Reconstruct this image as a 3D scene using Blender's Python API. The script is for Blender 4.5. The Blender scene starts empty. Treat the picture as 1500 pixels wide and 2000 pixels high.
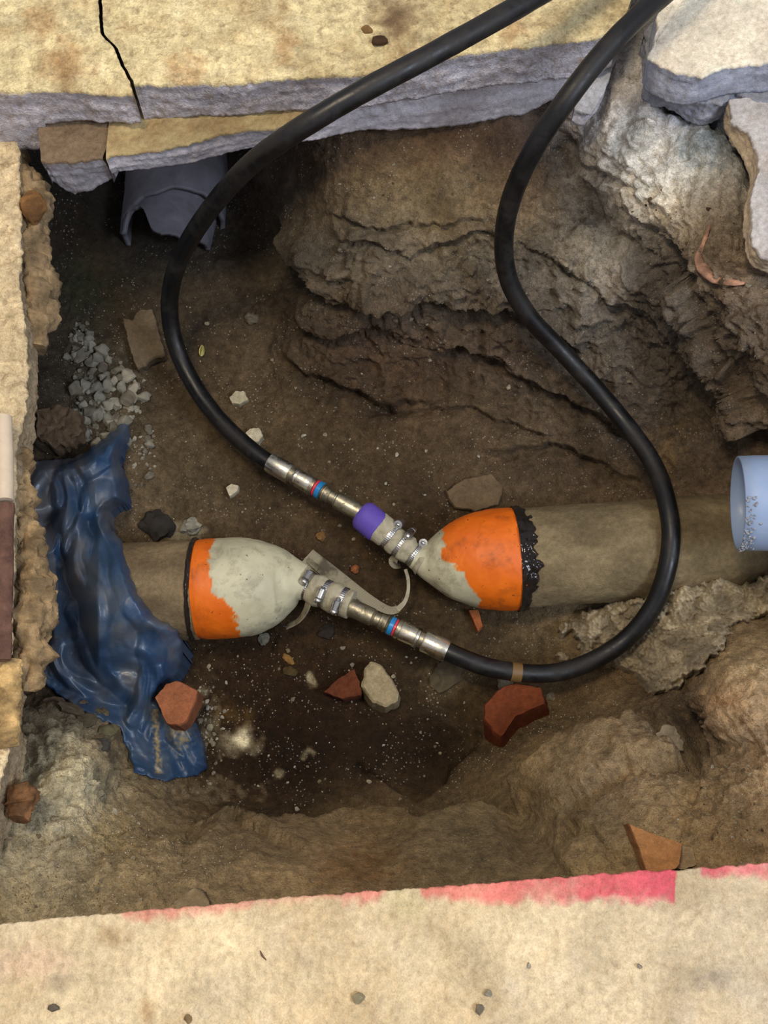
import bpy, math, random
import numpy as np
from mathutils import Vector
random.seed(7)
C = bpy.context.scene.collection
SC = bpy.context.scene

# ------------------------------------------------------------------ camera, world, lights, exposure
FPX = 2135.0; H = 1.13; TILT = math.radians(20)
cd = bpy.data.cameras.new('camera'); cam = bpy.data.objects.new('camera', cd); C.objects.link(cam)
cam.location = (0, 0, H); cam.rotation_euler = (TILT, 0, 0)
cd.sensor_fit = 'HORIZONTAL'; cd.sensor_width = 36; cd.lens = 36*FPX/1500; cd.clip_start = .02
SC.camera = cam
SC.view_settings.view_transform = 'Standard'; SC.view_settings.look = 'None'
SC.view_settings.gamma = 1; SC.view_settings.use_curve_mapping = False
SC.view_settings.exposure = 0.27
w = bpy.data.worlds.new('world'); SC.world = w; w.use_nodes = True
bgn = w.node_tree.nodes['Background']; bgn.inputs[0].default_value = (.90, .90, 1.0, 1); bgn.inputs[1].default_value = .38
def area(name, loc, target, size, power, color):
    l = bpy.data.lights.new(name, 'AREA'); l.shape = 'RECTANGLE'; l.size = size[0]; l.size_y = size[1]
    l.energy = power; l.color = color
    o = bpy.data.objects.new(name, l); C.objects.link(o); o.location = loc
    o.rotation_euler = (Vector(target)-Vector(loc)).to_track_quat('-Z', 'Y').to_euler(); return o
area('ceiling_lamp', (-.45, .55, 2.3), (0, .45, -.3), (.45, .45), 23, (1.0, .84, .62))
area('daylight', (1.9, -.6, 2.2), (.25, .8, -.2), (.9, .9), 44, (.78, .86, 1.0))

# ------------------------------------------------------------------ maths helpers
ct, st = math.cos(TILT), math.sin(TILT)
def PA(px, py, z):                         # the place at height z seen at this spot of the frame
    u = (np.asarray(px, float)-750)/FPX; v = (1000-np.asarray(py, float))/FPX
    dy = v*ct+st; dz = v*st-ct
    t = (np.asarray(z, float)-H)/dz
    return np.stack(np.broadcast_arrays(u*t, dy*t, np.asarray(z, float)+0*t), -1)
def P(px, py, z): return Vector(PA(px, py, z).tolist())
def scale_at(px, py, z):                   # metres per frame pixel there
    v = (1000-py)/FPX; return ((z-H)/(v*st-ct))/FPX
_rng = np.random.RandomState(3); _perm = _rng.permutation(256); _perm = np.concatenate([_perm]*3)
_g = _rng.normal(size=(256, 3)); _g /= np.linalg.norm(_g, axis=1)[:, None]
def perlin(p):
    p = np.asarray(p, float); sh = p.shape[:-1]; p = p.reshape(-1, 3)
    i = np.floor(p).astype(int); f = p-i; i &= 255
    u = f*f*f*(f*(f*6-15)+10); out = 0
    for a in (0, 1):
        for b in (0, 1):
            for c in (0, 1):
                h = _perm[_perm[_perm[i[:, 0]+a]+i[:, 1]+b]+i[:, 2]+c]
                d = (_g[h]*(f-np.array([a, b, c]))).sum(1)
                wgt = (u[:, 0] if a else 1-u[:, 0])*(u[:, 1] if b else 1-u[:, 1])*(u[:, 2] if c else 1-u[:, 2])
                out = out+d*wgt
    return (out*1.6).reshape(sh)
def fbm(p, octv=4, gain=.5):
    p = np.asarray(p, float); s = 0; a = 1; k = 1
    for o in range(octv): s = s+a*perlin(p*k+o*7.3); a *= gain; k *= 2.03
    return s
def ridged(p, octv=4, gain=.5):
    p = np.asarray(p, float); s = 0; a = 1; k = 1
    for o in range(octv): s = s+a*(1-2*np.abs(perlin(p*k+o*5.1))); a *= gain; k *= 2.07
    return s
def worley(q, seed=0):                      # distance to the nearest of scattered points, plane coordinates
    i = np.floor(q).astype(int); best = np.full(q.shape[:-1], 9.); hid = np.zeros(q.shape[:-1])
    for a in (-1, 0, 1):
        for b in (-1, 0, 1):
            ca = i[..., 0]+a; cb_ = i[..., 1]+b; h = _perm[_perm[(ca+seed) & 255]+(cb_ & 255)]; h2 = _perm[h+17]; h3 = _perm[h+91]
            d = np.hypot(ca+h/256.-q[..., 0], cb_+h2/256.-q[..., 1]); m = d < best; best = np.where(m, d, best); hid = np.where(m, h3/256., hid)
    return best, hid
def facets(qx, qy, seed=0):                # piecewise flat random relief on a triangle lattice
    u = qx-qy*.57735; v = qy*1.1547; iu = np.floor(u).astype(int); iv = np.floor(v).astype(int); fu = u-iu; fv = v-iv
    R = lambda a, b: _perm[_perm[(a+seed) & 255]+(b & 255)]/255.
    up = fu+fv > 1; h0 = np.where(up, R(iu+1, iv+1), R(iu, iv)); a = np.where(up, 1-fu, fu); b = np.where(up, 1-fv, fv)
    return h0+np.where(up, R(iu, iv+1)-h0, R(iu+1, iv)-h0)*a+np.where(up, R(iu+1, iv)-h0, R(iu, iv+1)-h0)*b
def curve(pts):
    a = np.array(pts, float); return lambda x: np.interp(x, a[:, 0], a[:, 1])
def resample(pts, n):
    a = np.array(pts, float); d = np.concatenate([[0], np.cumsum(np.linalg.norm(np.diff(a, axis=0), axis=1))])
    return np.stack([np.interp(np.linspace(0, d[-1], n), d, a[:, k]) for k in range(a.shape[1])], -1)
def smooth_path(pts, n):                   # Catmull-Rom through the points
    a = np.array(pts, float); m = len(a)
    e = np.vstack([2*a[0]-a[1], a, 2*a[-1]-a[-2]]); out = []
    per = 24
    for i in range(m-1):
        p0, p1, p2, p3 = e[i:i+4]; t = np.linspace(0, 1, per, endpoint=False)[:, None]
        out.append(.5*(2*p1+(p2-p0)*t+(2*p0-5*p1+4*p2-p3)*t**2+(3*p1-p0-3*p2+p3)*t**3))
    return resample(np.vstack(out+[a[-1:]]), n)
def segdist(px, py, poly, signed=False):   # distance to a polyline, and the position along it
    px = np.asarray(px, float); py = np.asarray(py, float)
    best = np.full(px.shape, 1e9); sg = np.zeros(px.shape); al = np.zeros(px.shape); L = 0
    for (x0, y0), (x1, y1) in zip(poly[:-1], poly[1:]):
        dx, dy = x1-x0, y1-y0; l2 = dx*dx+dy*dy; l = math.sqrt(l2)
        t = np.clip(((px-x0)*dx+(py-y0)*dy)/l2, 0, 1)
        d = np.hypot(px-x0-t*dx, py-y0-t*dy); m = d < best
        best = np.where(m, d, best); sg = np.where(m, np.sign(dx*(py-y0)-dy*(px-x0)), sg); al = np.where(m, L+t*l, al); L += l
    return best, sg, al
def lin(c):
    c = np.asarray(c, float)/255.
    return np.where(c <= .04045, c/12.92, ((c+.055)/1.055)**2.4)

def inpoly(px, py, poly):
    c = np.zeros(px.shape, bool); n = len(poly)
    for i in range(n):
        (x0, y0), (x1, y1) = poly[i], poly[(i+1) % n]
        c ^= ((y0 > py) != (y1 > py)) & (px < (x1-x0)*(py-y0)/(y1-y0+1e-9)+x0)
    return c

# ------------------------------------------------------------------ objects
def tag(o, label=None, cat=None, group=None, kind=None):
    if label: o['label'] = label
    if cat: o['category'] = cat
    if group: o['group'] = group
    if kind: o['kind'] = kind
    return o
def empty(name, loc):
    o = bpy.data.objects.new(name, None); C.objects.link(o); o.location = loc; o.empty_display_size = .03; return o
def mesh(name, V, F, mat, parent=None, org=None, col=None, smooth=True, uv=None):
    V = np.asarray(V, float).reshape(-1, 3); F = np.asarray(F, int)
    if parent is not None:
        o_ = np.array(parent.matrix_world.translation if False else world_loc(parent))
    else:
        o_ = np.array(org if org is not None else (0, 0, 0), float)
    me = bpy.data.meshes.new(name); k = F.shape[1]
    me.vertices.add(len(V)); me.vertices.foreach_set('co', (V-o_).ravel())
    me.loops.add(F.size); me.loops.foreach_set('vertex_index', F.ravel())
    me.polygons.add(len(F)); me.polygons.foreach_set('loop_start', np.arange(0, F.size, k))
    me.polygons.foreach_set('loop_total', np.full(len(F), k)) if bpy.app.version < (4, 0, 0) else None
    me.update(calc_edges=True); me.validate()
    if smooth: me.polygons.foreach_set('use_smooth', np.ones(len(me.polygons), bool))
    if col is not None:
        at = me.color_attributes.new('Col', 'FLOAT_COLOR', 'POINT')
        c4 = np.ones((len(V), 4)); c4[:, :3] = np.asarray(col).reshape(-1, 3); at.data.foreach_set('color', c4.ravel())
    if uv is not None:
        ul = me.uv_layers.new(name='UVMap'); ul.data.foreach_set('uv', np.asarray(uv).reshape(-1, 2)[F.ravel()].ravel())
    me.materials.append(mat)
    o = bpy.data.objects.new(name, me); C.objects.link(o)
    if parent is not None: o.parent = parent; o.location = (0, 0, 0)
    else: o.location = o_
    o['_w'] = o_.tolist()
    return o
def world_loc(o):
    if '_w' in o: return list(o['_w'])
    return list(o.location)
def gridF(nr, nc, wrap=False, off=0):
    r, c = np.meshgrid(np.arange(nr-1), np.arange(nc if wrap else nc-1), indexing='ij')
    c2 = (c+1) % nc
    return (np.stack([r*nc+c, r*nc+c2, (r+1)*nc+c2, (r+1)*nc+c], -1).reshape(-1, 4))+off

# ------------------------------------------------------------------ materials
def nodes(name):
    m = bpy.data.materials.new(name); m.use_nodes = True; nt = m.node_tree
    return m, nt, nt.nodes['Principled BSDF']
def N(nt, t, **kw):
    n = nt.nodes.new(t)
    for k, v in kw.items():
        if k.startswith('i_'): n.inputs[int(k[2:]) if k[2:].isdigit() else k[2:]].default_value = v
        else: setattr(n, k, v)
    return n
def mixc(nt, a, b, fac, mode='MIX'):
    n = nt.nodes.new('ShaderNodeMix'); n.data_type = 'RGBA'; n.blend_type = mode
    for s, v in ((6, a), (7, b), (0, fac)):
        if isinstance(v, bpy.types.NodeSocket): nt.links.new(v, n.inputs[s])
        elif s == 0: n.inputs[0].default_value = v
        else: n.inputs[s].default_value = tuple(v) + ((1,) if len(v) == 3 else ())
    return n.outputs[2]
def noise(nt, vec, scale, detail=4, rough=.6, dist=0):
    n = N(nt, 'ShaderNodeTexNoise'); n.inputs['Scale'].default_value = scale; n.inputs['Detail'].default_value = detail
    n.inputs['Roughness'].default_value = rough; n.inputs['Distortion'].default_value = dist
    nt.links.new(vec, n.inputs['Vector']); return n.outputs['Fac']
def mrange(nt, v, a, b, c=0, d=1):
    n = N(nt, 'ShaderNodeMapRange'); nt.links.new(v, n.inputs[0])
    for i, x in enumerate((a, b, c, d)): n.inputs[i+1].default_value = x
    return n.outputs[0]
def bump(nt, bsdf, hs, dist):
    prev = None
    for h, s in hs:
        b = N(nt, 'ShaderNodeBump'); b.inputs['Strength'].default_value = s; b.inputs['Distance'].default_value = dist
        nt.links.new(h, b.inputs['Height'])
        if prev: nt.links.new(prev, b.inputs['Normal'])
        prev = b.outputs['Normal']
    nt.links.new(prev, bsdf.inputs['Normal'])
def earth(name, base=None, attr=True, var=.35, speck=.0, speckc=(.6, .55, .45), rough=.92, fs=90, bs=.7, bd=.004, dark=(.02, .015, .01), darkamt=0., ds=30, dr=(.55, .68)):
    m, nt, b = nodes(name); tc = N(nt, 'ShaderNodeTexCoord').outputs['Object']
    if attr: c = N(nt, 'ShaderNodeAttribute', attribute_name='Col').outputs['Color']
    else: c = N(nt, 'ShaderNodeRGB').outputs[0]; c.node.outputs[0].default_value = tuple(lin(base))+(1,)
    n1 = noise(nt, tc, 14, 6, .65); n2 = noise(nt, tc, fs, 5, .7); n3 = noise(nt, tc, fs*4.5, 3, .7)
    c = mixc(nt, c, (1.0, .97, .92), 0)
    f1 = mrange(nt, n1, .3, .7, 1-var*.7, 1+var*.7); f2 = mrange(nt, n2, .3, .7, 1-var, 1+var)
    f3 = mrange(nt, n3, .3, .7, 1-var*.6, 1+var*.6)
    mu = N(nt, 'ShaderNodeMath', operation='MULTIPLY'); nt.links.new(f1, mu.inputs[0]); nt.links.new(f2, mu.inputs[1])
    mu2 = N(nt, 'ShaderNodeMath', operation='MULTIPLY'); nt.links.new(mu.outputs[0], mu2.inputs[0]); nt.links.new(f3, mu2.inputs[1])
    vm = N(nt, 'ShaderNodeVectorMath', operation='SCALE'); nt.links.new(c, vm.inputs[0]); nt.links.new(mu2.outputs[0], vm.inputs['Scale'])
    c = vm.outputs[0]
    if darkamt:
        nd = noise(nt, tc, ds, 8, .78, .5); c = mixc(nt, c, dark, mrange(nt, nd, dr[0], dr[1], 0, darkamt))
    if speck:
        vo = N(nt, 'ShaderNodeTexVoronoi'); vo.inputs['Scale'].default_value = 170; nt.links.new(tc, vo.inputs['Vector'])
        ns = noise(nt, tc, 22, 3); a = mrange(nt, vo.outputs['Distance'], .16, .24, 1, 0)
        bb = mrange(nt, ns, .50, .60, 0, speck)
        mm = N(nt, 'ShaderNodeMath', operation='MULTIPLY'); nt.links.new(a, mm.inputs[0]); nt.links.new(bb, mm.inputs[1])
        c = mixc(nt, c, speckc, mm.outputs[0])
    nt.links.new(c, b.inputs['Base Color']); b.inputs['Roughness'].default_value = rough
    b.inputs['Specular IOR Level'].default_value = .25
    bump(nt, b, [(n1, bs*.5), (n2, bs), (n3, bs*.8)], bd)
    return m
def plain(name, rgb, rough=.5, metal=0, spec=.5, var=.12, fs=60, bs=.15, bd=.001, coat=0, stain=None, stain_amt=.5, stain_scale=25):
    m, nt, b = nodes(name); tc = N(nt, 'ShaderNodeTexCoord').outputs['Object']
    n1 = noise(nt, tc, fs, 5, .65)
    c = lin(rgb); col = mixc(nt, tuple(c*(1-var)), tuple(np.minimum(c*(1+var), 1)), mrange(nt, n1, .3, .7))
    if stain is not None:
        ns = noise(nt, tc, stain_scale, 7, .7, .4); col = mixc(nt, col, tuple(lin(stain)), mrange(nt, ns, .48, .68, 0, stain_amt))
        nt.links.new(mrange(nt, ns, .45, .7, rough, min(1, rough+.35)), b.inputs['Roughness'])
    else: b.inputs['Roughness'].default_value = rough
    nt.links.new(col, b.inputs['Base Color']); b.inputs['Metallic'].default_value = metal
    b.inputs['Specular IOR Level'].default_value = spec; b.inputs['Coat Weight'].default_value = coat
    bump(nt, b, [(n1, bs), (noise(nt, tc, fs*5, 3), bs)], bd)
    return m
M = dict(
    soil=earth('pit_soil', var=.40, darkamt=.35, dark=(.018, .012, .007), speck=.7, speckc=(.42, .38, .30), bs=.95, bd=.005),
    conc=earth('concrete', var=.22, fs=120, bs=.6, bd=.003, darkamt=.35, dark=(.30, .22, .13), ds=95, dr=(.52, .66)),
    dust=earth('dusty_concrete', var=.30, fs=70, bs=.8, bd=.004, darkamt=.62, dark=(.27, .17, .08), ds=75, dr=(.50, .64)),
    stone=earth('stone', attr=True, var=.25, fs=140, bs=.6, bd=.003),
    rubber=plain('black_rubber', (15, 15, 16), .38, spec=.5, var=.3, fs=40, bs=.1, stain=(70, 62, 52), stain_amt=.22, stain_scale=16),
    steel=plain('zinc_plated_steel', (228, 224, 208), .26, 1, var=.18, fs=90, stain=(110, 95, 70), stain_amt=.6, stain_scale=60),
    worn=plain('worn_steel', (185, 178, 155), .38, 1, var=.3, fs=120, stain=(80, 66, 45), stain_amt=.8, stain_scale=70),
    band=plain('clamp_steel', (205, 205, 205), .25, 1, var=.1, fs=90, stain=(120, 105, 80), stain_amt=.4, stain_scale=80),
    blue=plain('blue_ring', (40, 130, 190), .35, .1), red=plain('red_ring', (215, 60, 75), .35, .1),
    purple=plain('purple_band', (98, 78, 170), .55, spec=.3, var=.08, fs=200, bs=.2),
    sleeve=plain('grimy_sleeve', (176, 168, 142), .75, var=.12, fs=130, bs=.5, stain=(110, 100, 72), stain_amt=.55, stain_scale=45),
    strap=None,
    pvc=plain('grey_blue_plastic', (150, 172, 205), .38, var=.05, fs=12, bs=.02, stain=(185, 195, 210), stain_amt=.3, stain_scale=14),
    leaf=plain('leaf', (190, 180, 105), .6, var=.1),
    tar=plain('tar', (34, 24, 14), .15, var=.4, fs=150, bs=1.0, bd=.004, coat=.6),
    wood=plain('old_wood', (104, 74, 60), .85, var=.35, fs=30, bs=.6, bd=.003, stain=(60, 42, 36), stain_amt=.8, stain_scale=18),
    pale=plain('pale_plastic', (214, 196, 170), .6, var=.08),
    tape=plain('brown_tape', (116, 88, 48), .5, var=.1),
    oldpipe=plain('old_grey_pipe', (104, 102, 110), .6, var=.15, fs=25, bs=.3, stain=(60, 52, 50), stain_amt=.6, stain_scale=9),
)
# woven strap
m, nt, b = nodes('woven_strap'); uvn = N(nt, 'ShaderNodeTexCoord').outputs['UV']
ck = N(nt, 'ShaderNodeTexWave', wave_type='BANDS', bands_direction='X'); ck.inputs['Scale'].default_value = 1.0; nt.links.new(uvn, ck.inputs['Vector'])
ck2 = N(nt, 'ShaderNodeTexWave', wave_type='BANDS', bands_direction='Y'); ck2.inputs['Scale'].default_value = 1.6; nt.links.new(uvn, ck2.inputs['Vector'])
tcs = N(nt, 'ShaderNodeTexCoord').outputs['Object']
cc = mixc(nt, tuple(lin((205, 195, 165))), tuple(lin((140, 128, 100))), ck.outputs['Fac'])
cc = mixc(nt, cc, tuple(lin((62, 52, 38))), mrange(nt, noise(nt, tcs, 28, 4), .5, .62, 0, .75))
nt.links.new(cc, b.inputs['Base Color']); b.inputs['Roughness'].default_value = .85
bump(nt, b, [(ck.outputs['Fac'], .8), (ck2.outputs['Fac'], .5)], .0012); M['strap'] = m
# painted bladder, attribute coloured
m, nt, b = nodes('bladder_rubber'); tcs = N(nt, 'ShaderNodeTexCoord').outputs['Object']
at = N(nt, 'ShaderNodeAttribute', attribute_name='Col').outputs['Color']
n1 = noise(nt, tcs, 28, 8, .72, .3); n2 = noise(nt, tcs, 150, 4)
cc = mixc(nt, at, tuple(lin((70, 52, 28))), mrange(nt, n1, .52, .74, 0, .62))
cc = mixc(nt, cc, tuple(lin((55, 36, 16))), mrange(nt, noise(nt, tcs, 120, 2), .70, .74, 0, .8))
nt.links.new(cc, b.inputs['Base Color']); b.inputs['Roughness'].default_value = .5
bump(nt, b, [(n1, .2), (n2, .15)], .002); M['bladder'] = m
# blue plastic film
m, nt, b = nodes('blue_film'); tcs = N(nt, 'ShaderNodeTexCoord').outputs['Object']
at = N(nt, 'ShaderNodeAttribute', attribute_name='Col').outputs['Color']
nt.links.new(at, b.inputs['Base Color']); n1 = noise(nt, tcs, 34, 5, .6, 1.2)
nt.links.new(mrange(nt, n1, .35, .65, .32, .50), b.inputs['Roughness']); b.inputs['Specular IOR Level'].default_value = .6
bump(nt, b, [(n1, .22), (noise(nt, tcs, 110, 3, .6, .8), .08)], .004); M['film'] = m

# ------------------------------------------------------------------ pit ground
ZC = [  # frame x, frame y, height
 # behind / under the far slab
 (-600,-300,-.3),(200,-300,-.35),(900,-300,-.2),(1600,-300,-.12),(2100,-300,-.12),
 (-400,100,-.35),(0,120,-.4),(300,120,-.42),(600,120,-.2),(900,120,-.16),(1150,80,-.12),(1300,60,-.10),(1500,60,-.09),
 (100,330,-.40),(180,330,-.42),(300,330,-.46),(400,330,-.46),(480,310,-.42),(540,290,-.30),
 (60,400,-.36),(150,400,-.42),(230,420,-.455),(330,430,-.46),(450,430,-.455),(520,430,-.43),(575,420,-.32),
 (100,480,-.43),(200,500,-.46),(330,500,-.46),(450,520,-.46),(535,500,-.45),
 (600,300,-.22),(640,250,-.17),(700,230,-.155),(850,235,-.155),(1000,225,-.155),(1060,240,-.17),
 (700,330,-.195),(850,330,-.19),(1000,330,-.195),(660,420,-.235),(780,430,-.225),(900,430,-.22),(1020,420,-.225),
 (640,500,-.285),(760,520,-.27),(880,510,-.265),(1000,510,-.27),(610,580,-.34),(720,600,-.325),(860,590,-.315),(1000,590,-.32),
 (560,560,-.44),(560,640,-.445),(640,660,-.405),(760,670,-.40),(900,650,-.39),(1030,670,-.38),
 (560,720,-.455),(660,740,-.44),(780,770,-.45),(900,740,-.43),(1030,760,-.42),
 (650,820,-.465),(800,840,-.465),(950,830,-.46),(1060,860,-.46),(1150,820,-.43),
 # grey bank, upper right
 (1090,330,-.235),(1150,380,-.235),(1100,470,-.24),(1100,560,-.29),(1180,560,-.29),
 (1180,250,-.15),(1230,170,-.11),(1230,300,-.15),(1300,230,-.12),(1300,330,-.14),(1400,300,-.12),(1250,420,-.19),(1350,430,-.15),
 (1430,430,-.13),(1500,400,-.12),(1220,500,-.25),(1280,560,-.27),(1350,530,-.17),(1440,560,-.15),(1530,560,-.14),
 (1200,640,-.32),(1300,660,-.34),(1370,660,-.30),(1430,660,-.18),(1520,680,-.17),(1250,740,-.38),(1360,750,-.38),(1430,770,-.36),
 (1490,770,-.22),(1560,780,-.2),(1200,850,-.43),(1330,850,-.42),(1430,860,-.40),(1500,880,-.33),(1600,880,-.28),(1800,900,-.15),(2100,900,-.1),
 (1650,500,-.12),(2100,400,-.1),(1900,300,-.1),
 # floor
 (-400,600,-.42),(-400,1000,-.42),(-500,1500,-.2),(30,600,-.44),(30,900,-.44),(30,1200,-.44),
 (100,600,-.455),(250,600,-.465),(400,600,-.465),(500,600,-.465),(100,750,-.445),(200,760,-.45),(350,760,-.47),(500,760,-.47),
 (100,850,-.42),(250,850,-.46),(400,900,-.475),(600,900,-.475),(800,930,-.475),(1000,930,-.47),(1150,930,-.465),(1300,930,-.45),
 (100,1000,-.45),(300,1000,-.475),(500,1000,-.48),(700,1000,-.485),(900,1050,-.485),
 (1380,980,-.40),(1380,1080,-.40),(1330,1130,-.42),(1460,1040,-.38),(1480,1120,-.40),(1600,1000,-.3),(1900,1100,-.1),
 (200,1200,-.47),(400,1150,-.49),(500,1270,-.50),(700,1250,-.50),(900,1250,-.495),(1100,1250,-.48),(1180,1230,-.455),(1280,1200,-.44),(1400,1180,-.425),(1500,1180,-.41),
 (60,1350,-.43),(150,1370,-.42),(250,1420,-.45),(400,1400,-.50),(600,1400,-.505),(800,1400,-.505),(950,1400,-.50),(1100,1360,-.485),(1250,1330,-.47),
 (400,1500,-.50),(600,1500,-.505),(700,1480,-.505),(820,1500,-.515),(950,1480,-.49),(1100,1400,-.48),(560,1570,-.50),(440,1560,-.49),(740,1550,-.495),(900,1520,-.49),
 # near bank
 (30,1450,-.30),(120,1450,-.30),(120,1510,-.24),(180,1500,-.28),(50,1560,-.2),(220,1560,-.35),(300,1590,-.33),(240,1480,-.44),
 (-100,1500,-.15),(-100,1800,-.12),(0,1650,-.16),(120,1640,-.19),(240,1660,-.20),(360,1660,-.25),(450,1640,-.38),(60,1750,-.14),(250,1740,-.15),(400,1740,-.17),
 (480,1700,-.25),(560,1640,-.42),(560,1720,-.22),(680,1640,-.41),(680,1720,-.22),(800,1640,-.42),(820,1710,-.24),(940,1610,-.40),(940,1690,-.27),
 (1040,1540,-.38),(1080,1480,-.37),(1180,1450,-.34),(1280,1400,-.33),(1120,1560,-.31),(1230,1510,-.28),(1060,1640,-.30),(1150,1640,-.21),(1180,1580,-.26),
 (1330,1370,-.31),(1370,1430,-.30),(1350,1490,-.27),(1420,1300,-.21),(1450,1350,-.185),(1500,1300,-.19),(1430,1430,-.2),(1520,1430,-.17),(1400,1270,-.31),(1500,1250,-.29),
 (1300,1570,-.2),(1420,1560,-.17),(1530,1560,-.15),(1270,1660,-.16),(1400,1640,-.14),(1530,1640,-.13),(1120,1700,-.17),
 (0,1850,-.13),(300,1820,-.14),(700,1800,-.16),(1100,1780,-.15),(1500,1740,-.12),(1700,1300,-.12),(2000,1500,-.1),
 (-500,2300,-.14),(500,2300,-.14),(1500,2300,-.14),(2100,2300,-.14)]
CC = [  # frame x, frame y, ground colour, with some shade painted in
 (150,400,62,54,46),(350,400,58,52,50),(300,520,84,76,66),(500,500,84,76,64),(450,650,104,88,70),(200,600,90,80,64),(150,720,96,86,72),  # leading entries are darkened for the shade under the far slab
 (450,800,112,94,72),(600,800,112,94,70),(300,850,112,98,78),(700,880,114,95,70),(900,900,116,97,74),(600,1000,100,82,62),(900,1000,98,80,60),
 (60,1000,100,82,66),(300,1020,120,104,82),(450,1000,108,92,70),(1100,940,116,98,78),
 (650,280,104,84,68),(850,270,108,86,68),(1000,280,104,82,66),(620,400,116,102,84),(700,350,124,106,84),(800,390,142,124,96),(900,360,136,118,92),(1040,350,118,96,76),(1030,450,136,120,98),(880,440,132,118,96),
 (640,500,124,114,98),(780,500,128,118,104),(940,500,126,118,106),(700,600,108,92,76),(850,570,130,118,102),(700,680,98,78,64),(850,700,104,84,68),(1000,680,112,96,84),(600,750,104,88,68),(900,760,112,94,74),(1050,800,122,106,88),
 (1150,460,168,160,144),(1180,540,162,154,140),(1080,560,128,120,110),(1120,650,126,118,108),(1230,650,120,112,104),(1300,600,120,112,104),
 (1180,250,200,198,196),(1200,330,204,198,184),(1240,380,200,194,182),(1250,200,178,176,172),(1330,230,170,172,178),(1340,300,172,176,174),(1400,330,186,184,174),(1400,270,130,138,146),(1300,420,186,178,160),
 (1100,320,96,92,90),(1160,420,92,88,84),(1250,520,96,92,90),(1350,450,160,146,126),(1430,450,150,134,116),(1430,560,140,122,104),(1480,620,130,116,102),(1350,600,110,104,100),  # leading entries paint the shadow band between brown and grey bank
 (1300,740,116,106,96),(1400,800,128,112,92),(1200,800,116,102,88),(1480,800,120,104,86),(1320,900,116,100,84),(1420,880,112,96,80),
 (1380,1000,132,112,90),(1400,1100,134,114,92),(1480,1120,130,112,92),
 (1100,1220,132,116,90),(1250,1200,140,122,98),(1100,1350,124,104,78),(1000,1260,104,88,64),(1250,1340,128,108,82),(1150,1400,130,110,82),
 (450,1270,72,52,32),(600,1270,76,56,34),(800,1250,88,70,46),(450,1400,64,45,26),(600,1400,54,37,20),(750,1400,70,52,34),(880,1350,104,88,64),(850,1420,66,50,32),(860,1480,58,42,26),
 (600,1520,52,36,20),(450,1500,66,48,30),(720,1500,60,44,28),(430,1580,100,82,60),(560,1590,88,70,50),(960,1480,116,98,72),(1000,1440,118,98,72),(800,1560,90,72,50),(760,1550,112,92,70),
 (130,1450,205,196,168),(90,1520,196,188,160),(170,1540,196,188,162),(200,1480,150,136,110),(220,1420,120,104,82),(60,1380,110,90,70),
 (60,1640,168,160,138),(180,1620,164,154,130),(120,1750,166,156,132),(260,1680,166,148,116),(240,1600,166,152,124),(380,1640,150,134,106),(350,1740,150,134,108),
 (500,1700,142,124,96),(600,1650,138,120,94),(700,1700,142,118,86),(650,1620,136,120,92),(850,1650,136,120,92),(950,1620,140,124,94),(900,1700,130,116,90),
 (1080,1500,150,130,98),(1200,1450,150,130,100),(1100,1600,140,122,94),(1000,1650,128,112,88),(1180,1600,132,118,96),(1150,1670,158,138,104),(1220,1550,150,130,104),
 (1360,1400,100,86,74),(1370,1480,150,134,110),(1440,1300,178,156,120),(1440,1380,186,158,126),(1480,1450,160,138,112),(1330,1440,120,104,86),
 (1350,1580,150,128,96),(1450,1600,148,126,96),(1300,1520,152,132,102),(1440,1680,146,124,94),(1250,1620,150,130,100)]
def rbf(ctrl, qx, qy, ncol, smooth=4.):
    a = np.array(ctrl, float); A = np.hypot(a[:, None, 0]-a[None, :, 0], a[:, None, 1]-a[None, :, 1])
    n = len(a); B = np.hstack([np.ones((n, 1)), a[:, :2]/1000]); K = np.block([[A-smooth*np.eye(n), B], [B.T, np.zeros((3, 3))]])
    out = []
    D = np.hypot(qx.ravel()[:, None]-a[None, :, 0], qy.ravel()[:, None]-a[None, :, 1])
    D = np.hstack([D, np.ones((len(D), 1)), qx.ravel()[:, None]/1000, qy.ravel()[:, None]/1000])
    for k in range(ncol):
        out.append((D@np.linalg.solve(K, np.concatenate([a[:, 2+k], np.zeros(3)]))).reshape(qx.shape))
    return out
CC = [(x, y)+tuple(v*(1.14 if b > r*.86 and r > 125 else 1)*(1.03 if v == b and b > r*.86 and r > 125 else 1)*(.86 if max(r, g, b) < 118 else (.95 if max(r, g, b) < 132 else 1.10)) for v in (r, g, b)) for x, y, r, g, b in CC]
gx = np.arange(-620, 2130, 12.); gy = np.arange(-320, 2330, 12.)
GX, GY = np.meshgrid(gx, gy)
Zc, = rbf(ZC, GX, GY, 1)
cr = [np.clip(c, 10, 240) for c in rbf(CC, np.clip(GX, -60, 1560), np.clip(GY, 200, 1760), 3, 8.)]
def blur(a, n):
    for _ in range(n):
        p = np.pad(a, 1, mode='edge'); a = (p[:-2, 1:-1]+p[2:, 1:-1]+p[1:-1, :-2]+p[1:-1, 2:]+2*p[1:-1, 1:-1])/6
    return a
Zc = blur(Zc, 3); cr = [blur(c, 3) for c in cr]
def bil(G, px, py):
    fx = np.clip((np.asarray(px, float)+620)/12, 0, len(gx)-1.001); fy = np.clip((np.asarray(py, float)+320)/12, 0, len(gy)-1.001)
    i = fx.astype(int); j = fy.astype(int); u = fx-i; v = fy-j
    return G[j, i]*(1-u)*(1-v)+G[j, i+1]*u*(1-v)+G[j+1, i]*(1-u)*v+G[j+1, i+1]*u*v

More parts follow.
